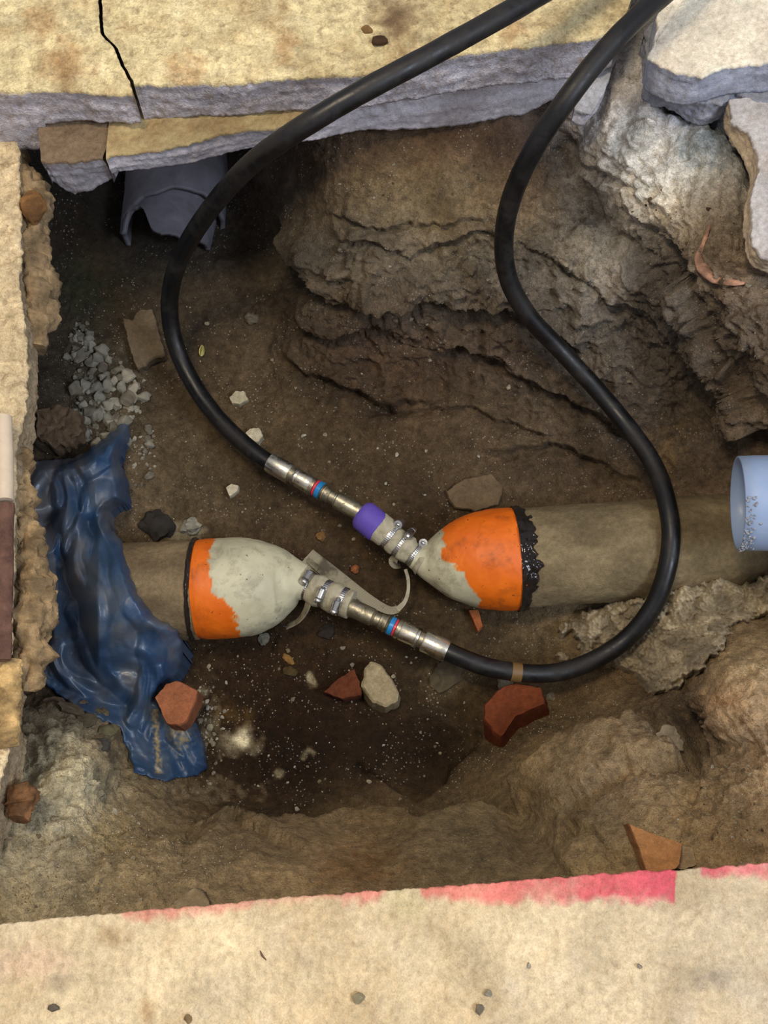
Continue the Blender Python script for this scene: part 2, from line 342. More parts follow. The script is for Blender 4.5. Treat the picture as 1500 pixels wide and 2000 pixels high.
xs = np.concatenate([np.arange(-600, -24, 16), np.arange(-24, 1524, 3), np.arange(1524, 2110, 16)]).astype(float)
ys = np.concatenate([np.arange(-300, 200, 16), np.arange(200, 1824, 3), np.arange(1824, 2300, 24)]).astype(float)
TX, TY = np.meshgrid(xs, ys)
TZ = bil(Zc, TX, TY)
# warp so that drawn lines are irregular
WX = TX+10*perlin(np.stack([TX/45, TY/45, 0*TX], -1))+5*perlin(np.stack([TX/15, TY/15, 0*TX+4], -1))
WY = TY+10*perlin(np.stack([TX/45, TY/45, 0*TX+9], -1))+5*perlin(np.stack([TX/15, TY/15, 0*TX+14], -1))
D = np.zeros_like(TX)
def scarp(poly, up, wu, dn, wd):           # ground to the left of travel (seen from above) bulges, a cut runs below it
    global D
    d, s, al = segdist(WX, WY, poly); tot = al.max()
    fade = np.clip(np.minimum(al, tot-al)/40, 0, 1)
    D += fade*np.where(s < 0, up*np.exp(-d/wu)-(dn*np.exp(-(d/(wd*.25))**2)), -dn*np.exp(-(d/wd)**2))
def cut(poly, dep, wd):
    global D
    d, s, al = segdist(WX, WY, poly); D -= dep*np.exp(-(d/wd)**2)
def blob(cx, cy, rx, ry, rot, h, sharp=2.):
    global D
    c, s = math.cos(rot), math.sin(rot); X = (WX-cx)*c+(WY-cy)*s; Y = -(WX-cx)*s+(WY-cy)*c
    r = np.sqrt((X/rx)**2+(Y/ry)**2); D += h*np.clip(1-r**sharp, 0, 1)**.8
scarp([(560,440),(590,540),(650,590),(740,600),(830,585),(920,600),(990,600),(1060,640),(1140,690)], .030, 60, .040, 26)
scarp([(545,350),(552,420),(600,520),(640,575)], .022, 45, .03, 20)
scarp([(560,610),(640,655),(720,640),(790,668)], .018, 35, .022, 18)
scarp([(540,690),(600,735),(680,760),(760,795),(850,775)], .014, 35, .022, 18)
scarp([(840,690),(905,675),(980,715),(1060,760),(1150,800),(1230,860)], .020, 40, .028, 20)
scarp([(690,800),(800,800),(900,790),(1000,830),(1090,855)], .010, 30, .012, 14)
scarp([(930,880),(1000,885),(1080,870),(1180,905),(1260,950)], .012, 30, .016, 14)
scarp([(660,470),(740,480),(800,505),(860,470),(960,450),(1000,480)], .012, 30, .016, 12)
scarp([(640,420),(740,445),(840,440),(960,425)], .008, 30, .010, 10)
scarp([(1010,470),(1100,520),(1190,590),(1290,640)], .012, 40, .014, 20)
cut([(1085,250),(1110,330),(1160,430),(1240,500),(1290,540)], .022, 26)
cut([(1290,480),(1340,590),(1400,690),(1450,780),(1490,880)], .035, 20)
scarp([(1500,880),(1460,760),(1400,650),(1350,560),(1290,470),(1200,400)][::-1], .0, 60, .020, 20)
cut([(1310,200),(1380,220),(1400,240),(1440,270),(1462,310),(1470,400),(1462,470)], .03, 16)
scarp([(1180,130),(1260,150),(1310,190),(1380,205),(1420,240)], .012, 24, .012, 10)
blob(1255, 265, 32, 28, 0, .014, 3); blob(1375, 290, 34, 30, .3, .016, 3); blob(1410, 275, 16, 14, 0, .008)
blob(1190, 300, 26, 40, .3, .012); blob(1280, 370, 40, 30, .4, .010); blob(1420, 240, 30, 18, .2, .016)
blob(1155, 460, 36, 50, -.5, .012); blob(1420, 480, 60, 55, .4, .012)
# near bank
scarp([(1285,1385),(1190,1420),(1080,1450),(1015,1490),(1005,1560)][::-1], 0, 40, .0, 20)
scarp([(1012,1600),(1024,1540),(1090,1496),(1190,1458),(1290,1415)][::-1], .040, 110, .016, 12)
scarp([(380,1610),(490,1650),(610,1645),(660,1622),(760,1626),(830,1652),(900,1625),(1000,1590)][::-1], .042, 90, .014, 14)
cut([(700,1500),(740,1520),(780,1560),(812,1573),(850,1548),(890,1510),(930,1440)], .016, 9)
scarp([(690,1495),(740,1515),(780,1558),(812,1573),(850,1548),(890,1510),(935,1430)][::-1], .022, 50, .010, 8); blob(820, 1480, 95, 80, 0, -.016); blob(760, 1560, 50, 26, .4, .010); blob(960, 1500, 70, 50, -.5, .008)
cut([(1340,1390),(1365,1430),(1355,1480)], .030, 20); scarp([(1355,1490),(1290,1510),(1200,1540),(1120,1600),(1090,1660)][::-1], .020, 60, .014, 14)
blob(1440, 1370, 75, 85, .2, .018, 3); blob(1140, 1675, 60, 40, .1, .014, 3); blob(1150, 1510, 120, 55, -.5, .012)
blob(130, 1490, 80, 75, .3, .016); cut([(150,1530),(180,1520),(170,1490)], .01, 9); scarp([(350,1600),(430,1640),(520,1680),(600,1700)], .01, 40, .006, 20)
blob(100, 840, 48, 50, .3, .03, 3); blob(270,1200,40,40,0,.0)
base = PA(TX, TY, TZ)
def normals(B):
    du = np.gradient(B, axis=1); dv = np.gradient(B, axis=0)
    n = np.cross(du, dv); n /= np.linalg.norm(n, axis=-1, keepdims=True)+1e-12
    n[n[..., 2] < 0] *= -1; return n
nb = normals(base)
# how rough each region is
rgh = bil(blur(rbf([(x, y, r) for x, y, r in [(300,600,.25),(600,850,.22),(900,920,.25),(450,950,.35),(600,1250,.5),(600,1450,.45),(1000,1440,.3),(1350,1050,.3),
   (800,300,.35),(800,400,.5),(700,520,1.1),(900,560,1.2),(700,640,1.2),(1000,700,1.1),(650,740,1.0),(1200,720,1.1),(1250,300,.9),(1250,520,1.2),(1400,400,.9),(1430,650,1.2),(1200,860,.9),
   (100,1500,.9),(200,1650,.8),(350,1700,.6),(600,1680,.15),(850,1660,.12),(1100,1520,.1),(1180,1470,.1),(1000,1650,.1),(1200,1650,.4),(1400,1600,.7),(1430,1350,.6),(1360,1430,1.3),(150,800,.8),(-500,-300,.6),(2100,2200,.6),(2100,-200,.6),(-500,2200,.6)]], GX, GY, 1)[0], 2), TX, TY)
rgh = np.clip(rgh*1.1+.06, .20, 1.5)
tmp = base+nb*D[..., None]
wq = tmp+.035*np.stack([fbm(tmp*9, 2), fbm(tmp*9+20, 2), fbm(tmp*9+40, 2)], -1)
st_ = np.stack([wq[..., 0]*7, wq[..., 1]*7-wq[..., 2]*2, wq[..., 2]*15+wq[..., 0]*2.5], -1)
nbk = np.clip((rgh-.75)/.35, 0, 1)
E = rgh*(.012*fbm(tmp*9, 3)+nbk*.0075*(ridged(st_*1.6, 5, .6)-1)+.0050*fbm(wq*26, 4, .62)+.0030*fbm(tmp*80, 2, .6)+.0016*perlin(tmp*190))
E -= rgh*.004*np.clip(ridged(wq*17+8, 3, .5)-.9, 0, 1)
wf, wh = worley(tmp[..., :2]*48+.8*np.stack([perlin(tmp*30), perlin(tmp*30+9)], -1)); E += np.clip(rgh-.6, 0, .6)*.008*np.clip(.75-wf, 0, 1)*(wh > .35)
cell = fbm(tmp*34+3, 2); E += np.clip(rgh-.3, 0, 1)*.010*np.clip(cell-.18, 0, 1)       # clods
pos = base+nb*(D+E)[..., None]
colr = np.stack([bil(c, TX, TY) for c in cr], -1)
v1 = fbm(pos*np.array([11, 11, 20])+9, 4); v2 = fbm(pos*60+2, 3)
colr = colr*(1+.10*v1+.07*v2)[..., None]
colr += (np.clip(fbm(pos*7+31, 3), 0, 1)*14*rgh)[..., None]*np.array([1, .95, .8])
# rusty and ochre patches, powder spill
def stain(cx, cy, rx, ry, rgb, k, n=.5):
    global colr
    r = np.sqrt(((WX-cx)/rx)**2+((WY-cy)/ry)**2)+n*fbm(pos*60+cx, 3)
    a = np.clip(1.2-r, 0, 1)*k; colr = colr*(1-a[..., None])+np.array(rgb)*a[..., None]
stain(470, 1446, 36, 30, (272, 262, 226), 1.0, .35); stain(450, 1395, 45, 32, (110, 84, 44), .7)
stain(410, 1400, 22, 60, (170, 160, 134), .6, 1.1); stain(400, 1545, 90, 22, (176, 162, 136), .55, 1.2)
stain(870, 1330, 60, 40, (140, 124, 94), .6); stain(370, 1040, 40, 18, (190, 184, 160), .8, .6)
stain(1440, 1365, 34, 16, (190, 148, 112), .5); stain(800, 390, 120, 60, (160, 142, 106), .5, 1.0)
stain(1310, 880, 40, 50, (140, 116, 80), .6, .8); stain(230, 1640, 60, 45, (196, 172, 118), .4, 1.1)
stain(190, 760, 75, 70, (150, 144, 126), .5, .9); stain(160, 560, 70, 60, (70, 80, 56), .5, .6); stain(700, 1720, 90, 30, (150, 112, 74), .5, .9)
stain(1390, 280, 60, 50, (110, 126, 138), .55, .7)
for px_, py_, r_ in ((608,1470,10),(600,1475,12),(605,1330,9),(600,1325,7),(380,1385,14),(545,1515,10)): stain(px_, py_, r_, r_, (190, 180, 150), .8, 1.2)
colL = lin(np.clip(colr, 5, 275))
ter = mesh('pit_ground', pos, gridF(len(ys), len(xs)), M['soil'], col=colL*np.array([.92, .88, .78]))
tag(ter, 'brown and grey earth of the broken open pit', 'ground', kind='structure')
def ground(px, py):
    fx = np.interp(px, xs, np.arange(len(xs))); fy = np.interp(py, ys, np.arange(len(ys)))
    i = int(min(fx, len(xs)-2)); j = int(min(fy, len(ys)-2)); u = fx-i; v = fy-j
    p = pos[j, i]*(1-u)*(1-v)+pos[j, i+1]*u*(1-v)+pos[j+1, i]*(1-u)*v+pos[j+1, i+1]*u*v
    return Vector(p.tolist())
def groundz(px, py):                       # vectorised height
    fx = np.interp(px, xs, np.arange(len(xs))); fy = np.interp(py, ys, np.arange(len(ys)))
    i = np.minimum(fx.astype(int), len(xs)-2); j = np.minimum(fy.astype(int), len(ys)-2); u = fx-i; v = fy-j; Z = pos[..., 2]
    return Z[j, i]*(1-u)*(1-v)+Z[j, i+1]*u*(1-v)+Z[j+1, i]*(1-u)*v+Z[j+1, i+1]*u*v

# ------------------------------------------------------------------ slabs
def slab(name, edge, far, ztop, drop, mat, topc, facec, n=300, nt=60, jag=3, facerough=.004, toprough=.0025, colf=None, nf=18, side=None, lean=0.):
    E0 = resample(edge, n); F0 = resample(far, n); s = np.linspace(0, 1, n)
    q = np.stack([E0[:, 0]/26, E0[:, 1]/26, np.full(n, ztop*50)], -1)
    nrm = np.gradient(E0, axis=0); nrm = np.stack([nrm[:, 1], -nrm[:, 0]], -1); nrm /= np.linalg.norm(nrm, axis=1)[:, None]+1e-9
    E0 = E0+nrm*(jag*fbm(q, 4, .65))[:, None]
    t = 1-(1-np.linspace(0, 1, nt))**1.0
    t = np.concatenate([t[:-1], [1-.35/nt, 1]])
    TP = F0[None]*(1-t)[:, None, None]+E0[None]*t[:, None, None]
    if side:                               # the end runs along the crack
        e, off = side; k = 0 if e == 0 else -1; dist = np.abs(TP[..., 0]-TP[:, k][:, None, 0])
        yy = TP[:, k, 1]; want = np.interp(yy, CRK[:, 1], CRK[:, 0])+off+2.0*fbm(np.stack([yy/9, 0*yy, 0*yy], -1), 3)*(1 if e else .6)
        TP[..., 0] += (want-TP[:, k, 0])[:, None]*np.clip(1-dist/160, 0, 1)
    W = PA(TP[..., 0], TP[..., 1], ztop)
    W[..., 2] += toprough*fbm(W*30, 4)+toprough*.5*perlin(W*150)
    W[-1, :, 2] -= .0035; W[-2, :, 2] -= .0008
    out = W[-1]-W[-6]; out[:, 2] = 0; out /= np.linalg.norm(out, axis=1)[:, None]
    dr = drop(s) if callable(drop) else np.full(n, drop)
    rows = []; ew = W[-1].copy(); pad = 14; ep = np.pad(ew, ((pad, pad), (0, 0)), mode='edge')
    es = np.stack([np.convolve(ep[:, q_], np.ones(2*pad+1)/(2*pad+1), 'valid') for q_ in range(3)], -1); wq_ = np.clip(1-np.minimum(np.arange(n), n-1-np.arange(n))/16., 0, 1)[:, None]; es = es*(1-wq_)+ew*wq_
    for k in range(1, nf+1):
        f = k/nf; mixf = min(1, f*4); r = ew*(1-mixf)+es*mixf-out*.002*mixf; r[:, 2] = W[-1][:, 2]-f*dr
        amp = facerough*(.9*fbm(np.stack([r[:, 0]*6, r[:, 1]*6, r[:, 2]*40], -1), 4, .55)+.45*fbm(r*60, 4, .6))
        r += out*(amp*min(1, f*4)+lean*f)[:, None]; rows.append(r)
    Fc = np.array(rows); under = []
    for k in range(1, 8):
        f = k/7; r = rows[-1]*(1-f)+W[0]*f; r[:, 2] = rows[-1][:, 2]; under.append(r)
    V = np.concatenate([W, Fc, np.array(under)], 0); nr = V.shape[0]
    F = gridF(nr, n)
    # end caps
    ntop = len(t); Vx = [V.reshape(-1, 3)]; off = nr*n; xc = []
    for c, fl in ((0, 0), (n-1, 1)):
        topi = np.arange(ntop)*n+c; low_ = W[:, c].copy(); low_[:, 2] = Fc[-1, c, 2]; low_[-4:] = Fc[-1, c]; Vx.append(low_); li = off+np.arange(ntop); off += ntop
        q_ = np.stack([topi[:-1], topi[1:], li[1:], li[:-1]], -1); F = np.vstack([F, q_[:, ::(1 if fl else -1)]]); xc.append(ntop)
        fi = np.arange(ntop-1, ntop+nf)*n+c; q_ = np.stack([fi[:-1], fi[1:], np.full(nf, li[-1]), np.full(nf, li[-1])], -1)
    colv = np.zeros(V.shape); colv[:] = np.array(facec, float)
    colv[:len(t)] = np.array(topc, float)
    if colf is not None: colv[:len(t)] = colf(TP, W, colv[:len(t)], E0)
    colv *= (1+.07*fbm(V*16, 4))[..., None]
    colv[len(t)+nf:] = np.array(facec)*.8
    colv = np.vstack([colv.reshape(-1, 3), np.tile(np.array(facec, float)*.9, (2*ntop, 1))])
    o = mesh(name, np.vstack(Vx), F, mat, col=lin(np.clip(colv, 5, 250)), org=W[len(t)//2, n//2])
    return o
topyel = (240, 222, 170); grey = (190, 186, 192)
CRK = np.array([(190,-300),(193,-80),(195,0),(197,40),(200,68),(225,92),(240,130),(256,158),(264,186),(270,240)], float)
# far slab, left and right of the crack
def topcol(TP, W, c, E0):
    a = np.clip(fbm(W*14+5, 5)*.9+.1, 0, 1)[..., None]; c = c*(1-a*.55)+np.array((170, 134, 88))*a*.55
    b_ = np.clip(fbm(W*24+50, 4)-.15, 0, 1)[..., None]; c = c*(1-b_*.6)+np.array((236, 222, 180))*b_*.6
    g = np.clip(1-np.hypot((TP[..., 0]-770)/70, (TP[..., 1]-35)/60)+.5*fbm(W*40, 3), 0, 1)[..., None]; c = c*(1-g*.8)+np.array((112, 90, 66))*g*.8
    for cx, cy, r in ((85, 40, 50), (130, 130, 60), (560, 90, 40), (370, 140, 50), (1000, 60, 40)):
        g = np.clip(1-np.hypot(TP[..., 0]-cx, TP[..., 1]-cy)/r+.5*fbm(W*50+cx, 3), 0, 1)[..., None]; c = c*(1-g*.5)+np.array((176, 124, 76))*g*.5
    return c
F1 = slab('concrete_floor', [(-700,190),(-200,182),(0,178),(60,177),(125,175),(180,182),(262,186)], [(-900,-300),(190,-300)], 0,
          lambda s: np.interp(s, [0, .74, .775, .79, 1], [.115, .115, .112, .062, .052]), M['dust'], topyel, grey, n=420, nt=150, colf=topcol, side=(1, -3))
tag(F1, 'pale yellow cracked concrete floor slab at far side, left of the crack', 'floor', kind='structure')
o = bpy.data.objects; 
R_EDGE = [(276,164),(330,163),(450,162),(560,153),(700,144),(800,126),(900,106),(1000,92),(1100,80),(1180,70),(1215,52)]
F2 = slab('concrete_floor', R_EDGE, [(204,-300),(1330,-300)], 0,
          lambda s: np.interp(s, [0, .1, .3, .6, 1], [.066, .062, .058, .066, .070]), M['dust'], topyel, grey, n=620, nt=150, colf=topcol, side=(0, 4))
tag(F2, 'pale yellow concrete floor slab at far side, right of the crack', 'floor', kind='structure')
# align the crack side of the right-hand piece: a wedge filling between (204,-300) line and the crack is cut by its own shape
def chunkcol(TP, W, c, E0):
    a = np.clip(fbm(W*26+5, 4)+.3, 0, 1)[..., None]; return c*(1-a*.6)+np.array((150, 122, 84))*a*.6
LE = [(206,308),(240,300),(330,290),(420,264),(520,250),(600,240),(640,226),(690,205),(800,184),(900,164),(1000,152),(1080,138),(1130,130)]
S1 = slab('broken_concrete_slab', LE, [(222,150),(1190,20)], -.068,
          lambda s: np.interp(s, [0, .1, .3, .45, .6, .75, .9, 1], [.032, .036, .036, .038, .062, .084, .078, .04]), M['conc'], (186, 166, 120), grey, n=420, nt=50, colf=chunkcol)
tag(S1, 'long lower layer of broken grey concrete under the far floor slab, crossed by both hoses', 'concrete slab')
S2 = slab('broken_concrete_chunk', [(80,314),(140,314),(200,310)], [(74,236),(232,232)], -.072,
          lambda s: np.interp(s, [0, .25, .6, 1], [.055, .088, .072, .055]), M['conc'], (132, 112, 88), grey, n=120, nt=40, colf=None, lean=-.012)
tag(S2, 'small loose concrete chunk with dark brown top, hanging under the left end of far floor', 'concrete chunk')
S3 = slab('concrete_flake', [(1122,214),(1155,221),(1182,178),(1205,105)], [(1122,205),(1150,140),(1196,90)], -.085, .03, M['conc'], (178, 178, 180), grey, n=60, nt=24, jag=2)
tag(S3, 'small pointed grey concrete flake hanging just right of the hose at slab end', 'concrete flake')
# pale slab in the upper right corner
def palecol(TP, W, c, E0):
    a = np.clip(fbm(W*18+8, 4), 0, 1)[..., None]; c = c*(1-a*.3)+np.array((216, 190, 168))*a*.3
    return c
F3 = slab('concrete_floor', [(1305,-60),(1285,25),(1280,70),(1266,110),(1290,125),(1320,140),(1370,149),(1420,132),(1500,120),(1700,110),(2100,100)], [(1400,-300),(2200,-300)], 0,
          .055, M['conc'], (246, 234, 208), (180, 184, 198), n=420, nt=90, colf=palecol, jag=4)
tag(F3, 'whitish smooth concrete floor piece in the far right corner', 'floor', kind='structure')
F3b = slab('concrete_underlayer', [(1262,60),(1262,150),(1300,160),(1350,188),(1410,205),(1425,180),(1460,190),(1500,200),(1700,210)], [(1400,-100),(1700,-100)], -.058,
          .045, M['conc'], (150, 152, 160), (160, 164, 176), n=260, nt=60, jag=7, facerough=.007)
tag(F3b, 'crumbly blue-grey concrete layer beneath the whitish corner floor', 'floor layer', kind='structure')
PB = slab('broken_board', [(1425,196),(1428,236),(1462,262),(1478,300),(1482,340),(1468,365),(1466,430),(1472,480),(1486,500),(1520,508),(1700,520)],
          [(1560,180),(1560,330),(1570,420),(1700,430)], -.06, .035, M['conc'], (196, 190, 184), (206, 186, 156), n=240, nt=50, jag=4, facerough=.005, colf=palecol)
tag(PB, 'upright pale broken board along the right edge below the whitish corner', 'board')
# near slab with pink paint
NE = [(-700,1880),(-200,1825),(0,1805),(110,1792),(240,1781),(400,1768),(560,1752),(730,1740),(830,1733),(1000,1721),(1200,1704),(1320,1698),(1400,1694),(1500,1684),(1800,1650),(2200,1610)]
nyc = curve(NE)
def nearcol(TP, W, c, E0):
    d = TP[..., 1]-nyc(TP[..., 0]); x = TP[..., 0]
    wv = np.interp(x, [225,245,400,560,700,740,760,815,830,880,1000,1200,1318,1322,1365,1372,1440,1500,1600], [0,24,26,12,26,24,0,0,28,38,48,62,66,0,0,22,28,32,40])
    n_ = fbm(W*60, 4); m = np.clip((wv-d)/20+n_*.65+.1, 0, 1)*(wv > 1)*np.clip(1.05-.5*np.clip(fbm(W*35+3, 4), 0, 1), 0, 1)
    a = np.clip(fbm(W*9+5, 5)*.8+.1, 0, 1)[..., None]; c = c*(1-a*.45)+np.array((178, 146, 100))*a*.45
    b_ = np.clip(fbm(W*20+50, 4)-.1, 0, 1)[..., None]; c = c*(1-b_*.5)+np.array((232, 214, 184))*b_*.5
    gr = np.clip((x-900)/700, 0, 1)[..., None]*.35; c = c*(1-gr)+np.array((168, 156, 140))*gr
    for cx, cy, rx, ry, rgb in ((120, 1920, 40, 25, (150,134,110)), (285, 1970, 18, 40, (150,116,76)), (1390, 1915, 50, 26, (128,118,108)), (220, 1830, 40, 24, (170,138,96)), (60, 1880, 90, 40, (224,184,160))):
        g = np.clip(1.1-np.hypot((x-cx)/rx, (TP[..., 1]-cy)/ry)+.5*fbm(W*50+cx, 3), 0, 1)[..., None]; c = c*(1-g*.5)+np.array(rgb)*g*.5
    rim = np.clip(1-d/9+.4*n_, 0, 1)[..., None]; c = c*(1-rim*.5)+np.array((226, 208, 176))*rim*.5
    mortar = np.clip(1.15-np.hypot((x-790)/45, (d-30)/42)+.5*n_, 0, 1)[..., None]; c = c*(1-mortar*.8)+np.array((226, 210, 160))*mortar*.8
    k = (m*np.interp(x, [0, 240, 560, 700, 830, 1000, 1200, 1320, 1500], [.5, .62, .40, .65, .8, .85, .95, 1, .6]))[..., None]
    pink = np.array((236, 128, 116))*(1-np.clip((x-900)/400, 0, 1))[..., None]+np.array((232, 100, 112))*np.clip((x-900)/400, 0, 1)[..., None]
    return c*(1-k)+pink*k
F4 = slab('concrete_floor', NE, [(-700,2500),(2200,2500)], 0, .10, M['conc'], (232, 210, 168), (206, 188, 156), n=1000, nt=240, colf=nearcol, jag=3, facerough=.0012)
tag(F4, 'near concrete floor slab with a pink paint line along its edge', 'floor', kind='structure')
# left side
LEFT = [(38,262),(40,330),(42,480),(37,560),(47,620),(52,700),(50,800),(34,850),(28,930),(26,1100),(22,1250),(16,1400),(12,1480),(-8,1560),(-30,1700),(-60,1860)]
F5 = slab('concrete_floor', LEFT[::-1], [(-800,1860),(-800,262)], -.102, .055, M['dust'], (222, 200, 158), (164, 146, 116), n=520, nt=120, jag=5, facerough=.007, toprough=.006)
tag(F5, 'rough sandy concrete floor strip along the left edge of pit', 'floor', kind='structure')

# ------------------------------------------------------------------ lofts
def frame_along(Cn):
    T = np.gradient(Cn, axis=0); T /= np.linalg.norm(T, axis=1)[:, None]+1e-12
    up = np.array([0, 0, 1.]); A = np.cross(T, up); A /= np.linalg.norm(A, axis=1)[:, None]+1e-9
    B = np.cross(A, T); return T, A, B
def loft(name, Cn, R, mat, parent=None, seg=32, disp=None, colf=None, caps=True, smooth=True, org=None, flat=1., phase=0.):
    Cn = np.asarray(Cn, float); n = len(Cn); R = np.broadcast_to(R, (n,)).astype(float)
    T, A, B = frame_along(Cn); th = np.arange(seg)/seg*2*math.pi+phase
    rr = R[:, None]*np.ones(seg)
    V = Cn[:, None]+rr[..., None]*(np.cos(th)[None, :, None]*A[:, None]+flat*np.sin(th)[None, :, None]*B[:, None])
    if disp is not None:
        nrm = (V-Cn[:, None]); nrm /= np.linalg.norm(nrm, axis=-1, keepdims=True)+1e-12
        V = V+nrm*disp(V, th)[..., None]
    F = gridF(n, seg, True); Vf = V.reshape(-1, 3)
    col = colf(V, th) if colf is not None else None
    if caps:
        k = len(Vf); Vf = np.vstack([Vf, Cn[0], Cn[-1]])
        j = np.arange(0, seg, 2); j1 = (j+1) % seg; j2 = (j+2) % seg
        F = np.vstack([F, np.stack([np.full(len(j), k), j2, j1, j], -1), np.stack([np.full(len(j), k+1), (n-1)*seg+j, (n-1)*seg+j1, (n-1)*seg+j2], -1)])
        if col is not None: col = np.vstack([col.reshape(-1, 3), col[0, 0], col[-1, 0]])
    o = mesh(name, Vf, F, mat, parent, org=org, col=col, smooth=smooth)
    if smooth and caps:
        try:
            me = o.data; me.set_sharp_from_angle(angle=math.radians(40))
        except Exception: pass
    return o
def px3(pts):                              # (frame x, frame y, height) list -> places
    a = np.array(pts, float); return PA(a[:, 0], a[:, 1], a[:, 2])
def prof(A, B, secs):                      # straight fitting from A to B with (fraction, radius) rings
    A = np.array(A); B = np.array(B); return np.array([A+(B-A)*f for f, r in secs]), np.array([r for f, r in secs])

# ------------------------------------------------------------------ the two old pipes in the pit
ZP = -.415
def earthen(cA, cB, k=1.):
    def f(V, th):
        a = np.clip(.5+.9*fbm(V*np.array([12, 30, 30]), 4), 0, 1)[..., None]
        c = np.array(cA)*(1-a)+np.array(cB)*a; return lin(np.clip(c, 5, 250))
    return f
def pipebump(V, th): return .0016*fbm(V*np.array([14, 40, 40]), 4)+.0008*perlin(V*150)
RP = .0735
pl = empty('sewer_pipe', P(300, 1153, ZP))
tag(pl, 'brown earthy old pipe at left, closed by the whitish and orange stopper, under blue bag', 'pipe')
ax = resample(px3([(196,1163,ZP),(384,1151,ZP)]), 90)
loft('pipe_wall', ax, RP, M['stone'], pl, 96, pipebump, earthen((112, 96, 72), (140, 122, 92)), caps=True)
pr = empty('sewer_pipe', P(1200, 1083, ZP))
tag(pr, 'brown earthy old pipe at right, closed by the mostly orange stopper, running under soil', 'pipe')
ax2 = resample(px3([(1009,1091,ZP),(1240,1075,ZP),(1480,1056,ZP-.02)]), 160)
loft('pipe_wall', ax2, np.interp(np.linspace(0, 1, 160), [0, .6, 1], [.0735, .0745, .0745]), M['stone'], pr, 96, pipebump, earthen((112, 98, 72), (142, 126, 94)), caps=True)
# tar / resin joints
tr = resample(px3([(376,1151,ZP),(386,1151,ZP)]), 8)
loft('sealant_ring', tr, [RP, RP+.002, RP+.0028, RP+.0032, RP+.003, RP+.002, RP+.001, RP], M['tar'], pl, 128, lambda V, th: .0016*fbm(V*90, 3), caps=False)
tr2 = resample(px3([(1004,1092,ZP),(1050,1089,ZP)]), 36)
def tard(V, th):
    j = np.arange(V.shape[0])[:, None]/35.; ext = .42+.38*np.cos(th-1.35)+.30*fbm(np.stack([np.cos(th)*4, np.sin(th)*4, th*0], -1), 4)
    inside = np.clip((ext[None]-j)*6, 0, 1)
    return inside*(.0030+.0030*ridged(V*70, 3)-.002)-(1-inside)*.006
loft('sealant_ring', tr2, [RP+.0005]*36, M['tar'], pr, 160, tard, caps=False)

# ------------------------------------------------------------------ stoppers
WHT = np.array((205, 200, 168.)); ORG = np.array((240, 118, 22.)); ORG2 = np.array((214, 96, 14.))
def bladder(parent, secs, xb, sgn, amp, n=110):
    a = smooth_path([(x, y, z, r) for x, y, z, r in secs], n)
    Cn = PA(a[:, 0], a[:, 1], a[:, 2]); R = a[:, 3]*np.array([scale_at(x, y, z) for x, y, z in a[:, :3]])
    def colf(V, th):
        xpx = np.broadcast_to(a[:, 0][:, None], V.shape[:2])
        t = th[None]*np.ones((n, 1)); edge = xb(t)+amp*fbm(V*30+3, 5, .7)+amp*.5*fbm(np.stack([V[..., 0]*30, V[..., 1]*120, V[..., 2]*120], -1), 3)
        m = np.clip((edge-xpx)*sgn/3., 0, 1)[..., None]
        o_ = ORG*(1-np.clip(.5+fbm(V*25, 4), 0, 1)[..., None]*.5)+ORG2*np.clip(.5+fbm(V*25, 4), 0, 1)[..., None]*.5
        w_ = WHT*(1-.12*np.clip(.3+fbm(V*22+9, 4), 0, 1))[..., None]
        return lin(np.clip(o_*m+w_*(1-m), 5, 250))
    return loft('rubber_bladder', Cn, R, M['bladder'], parent, 128, lambda V, th: .0012*fbm(V*22, 3)+.0003*perlin(V*150), colf)
def clamp(parent, c, ax, r, ang, wd=.0085):
    c = np.array(c); ax = np.array(ax)/np.linalg.norm(ax)
    Cn = np.array([c+ax*wd*t for t in (-.5, -.5, -.3, .3, .5, .5)])
    b = loft('hose_clamp', Cn, [r-.001, r+.0006, r+.0012, r+.0012, r+.0006, r-.001], M['band'], parent, 120, lambda V, th: np.where((np.arange(120) % 3 == 0), -.0005, 0.)[None]*np.ones((6, 1)), caps=False)
    tag(b, 'shiny slotted steel band clamp')
    up = np.array([0, 0, 1.]); A = np.cross(ax, up); A /= np.linalg.norm(A); B = np.cross(A, ax)
    d = math.cos(ang)*A+math.sin(ang)*B; t = -math.sin(ang)*A+math.cos(ang)*B
    p = c+d*(r+.0055)
    hs = loft('clamp_housing', [p-t*.008, p-t*.0078, p+t*.0058, p+t*.006], [.003, .0066, .0066, .003], M['band'], b, 12)
    sc = loft('clamp_screw', [p-t*.016, p-t*.0158, p-t*.0085, p-t*.0083, p+t*.0095], [.004, .0062, .0062, .0035, .0035], M['band'], b, 6, smooth=False, phase=.3)
    return b
def nominal(a, b): return np.array(b)-np.array(a)
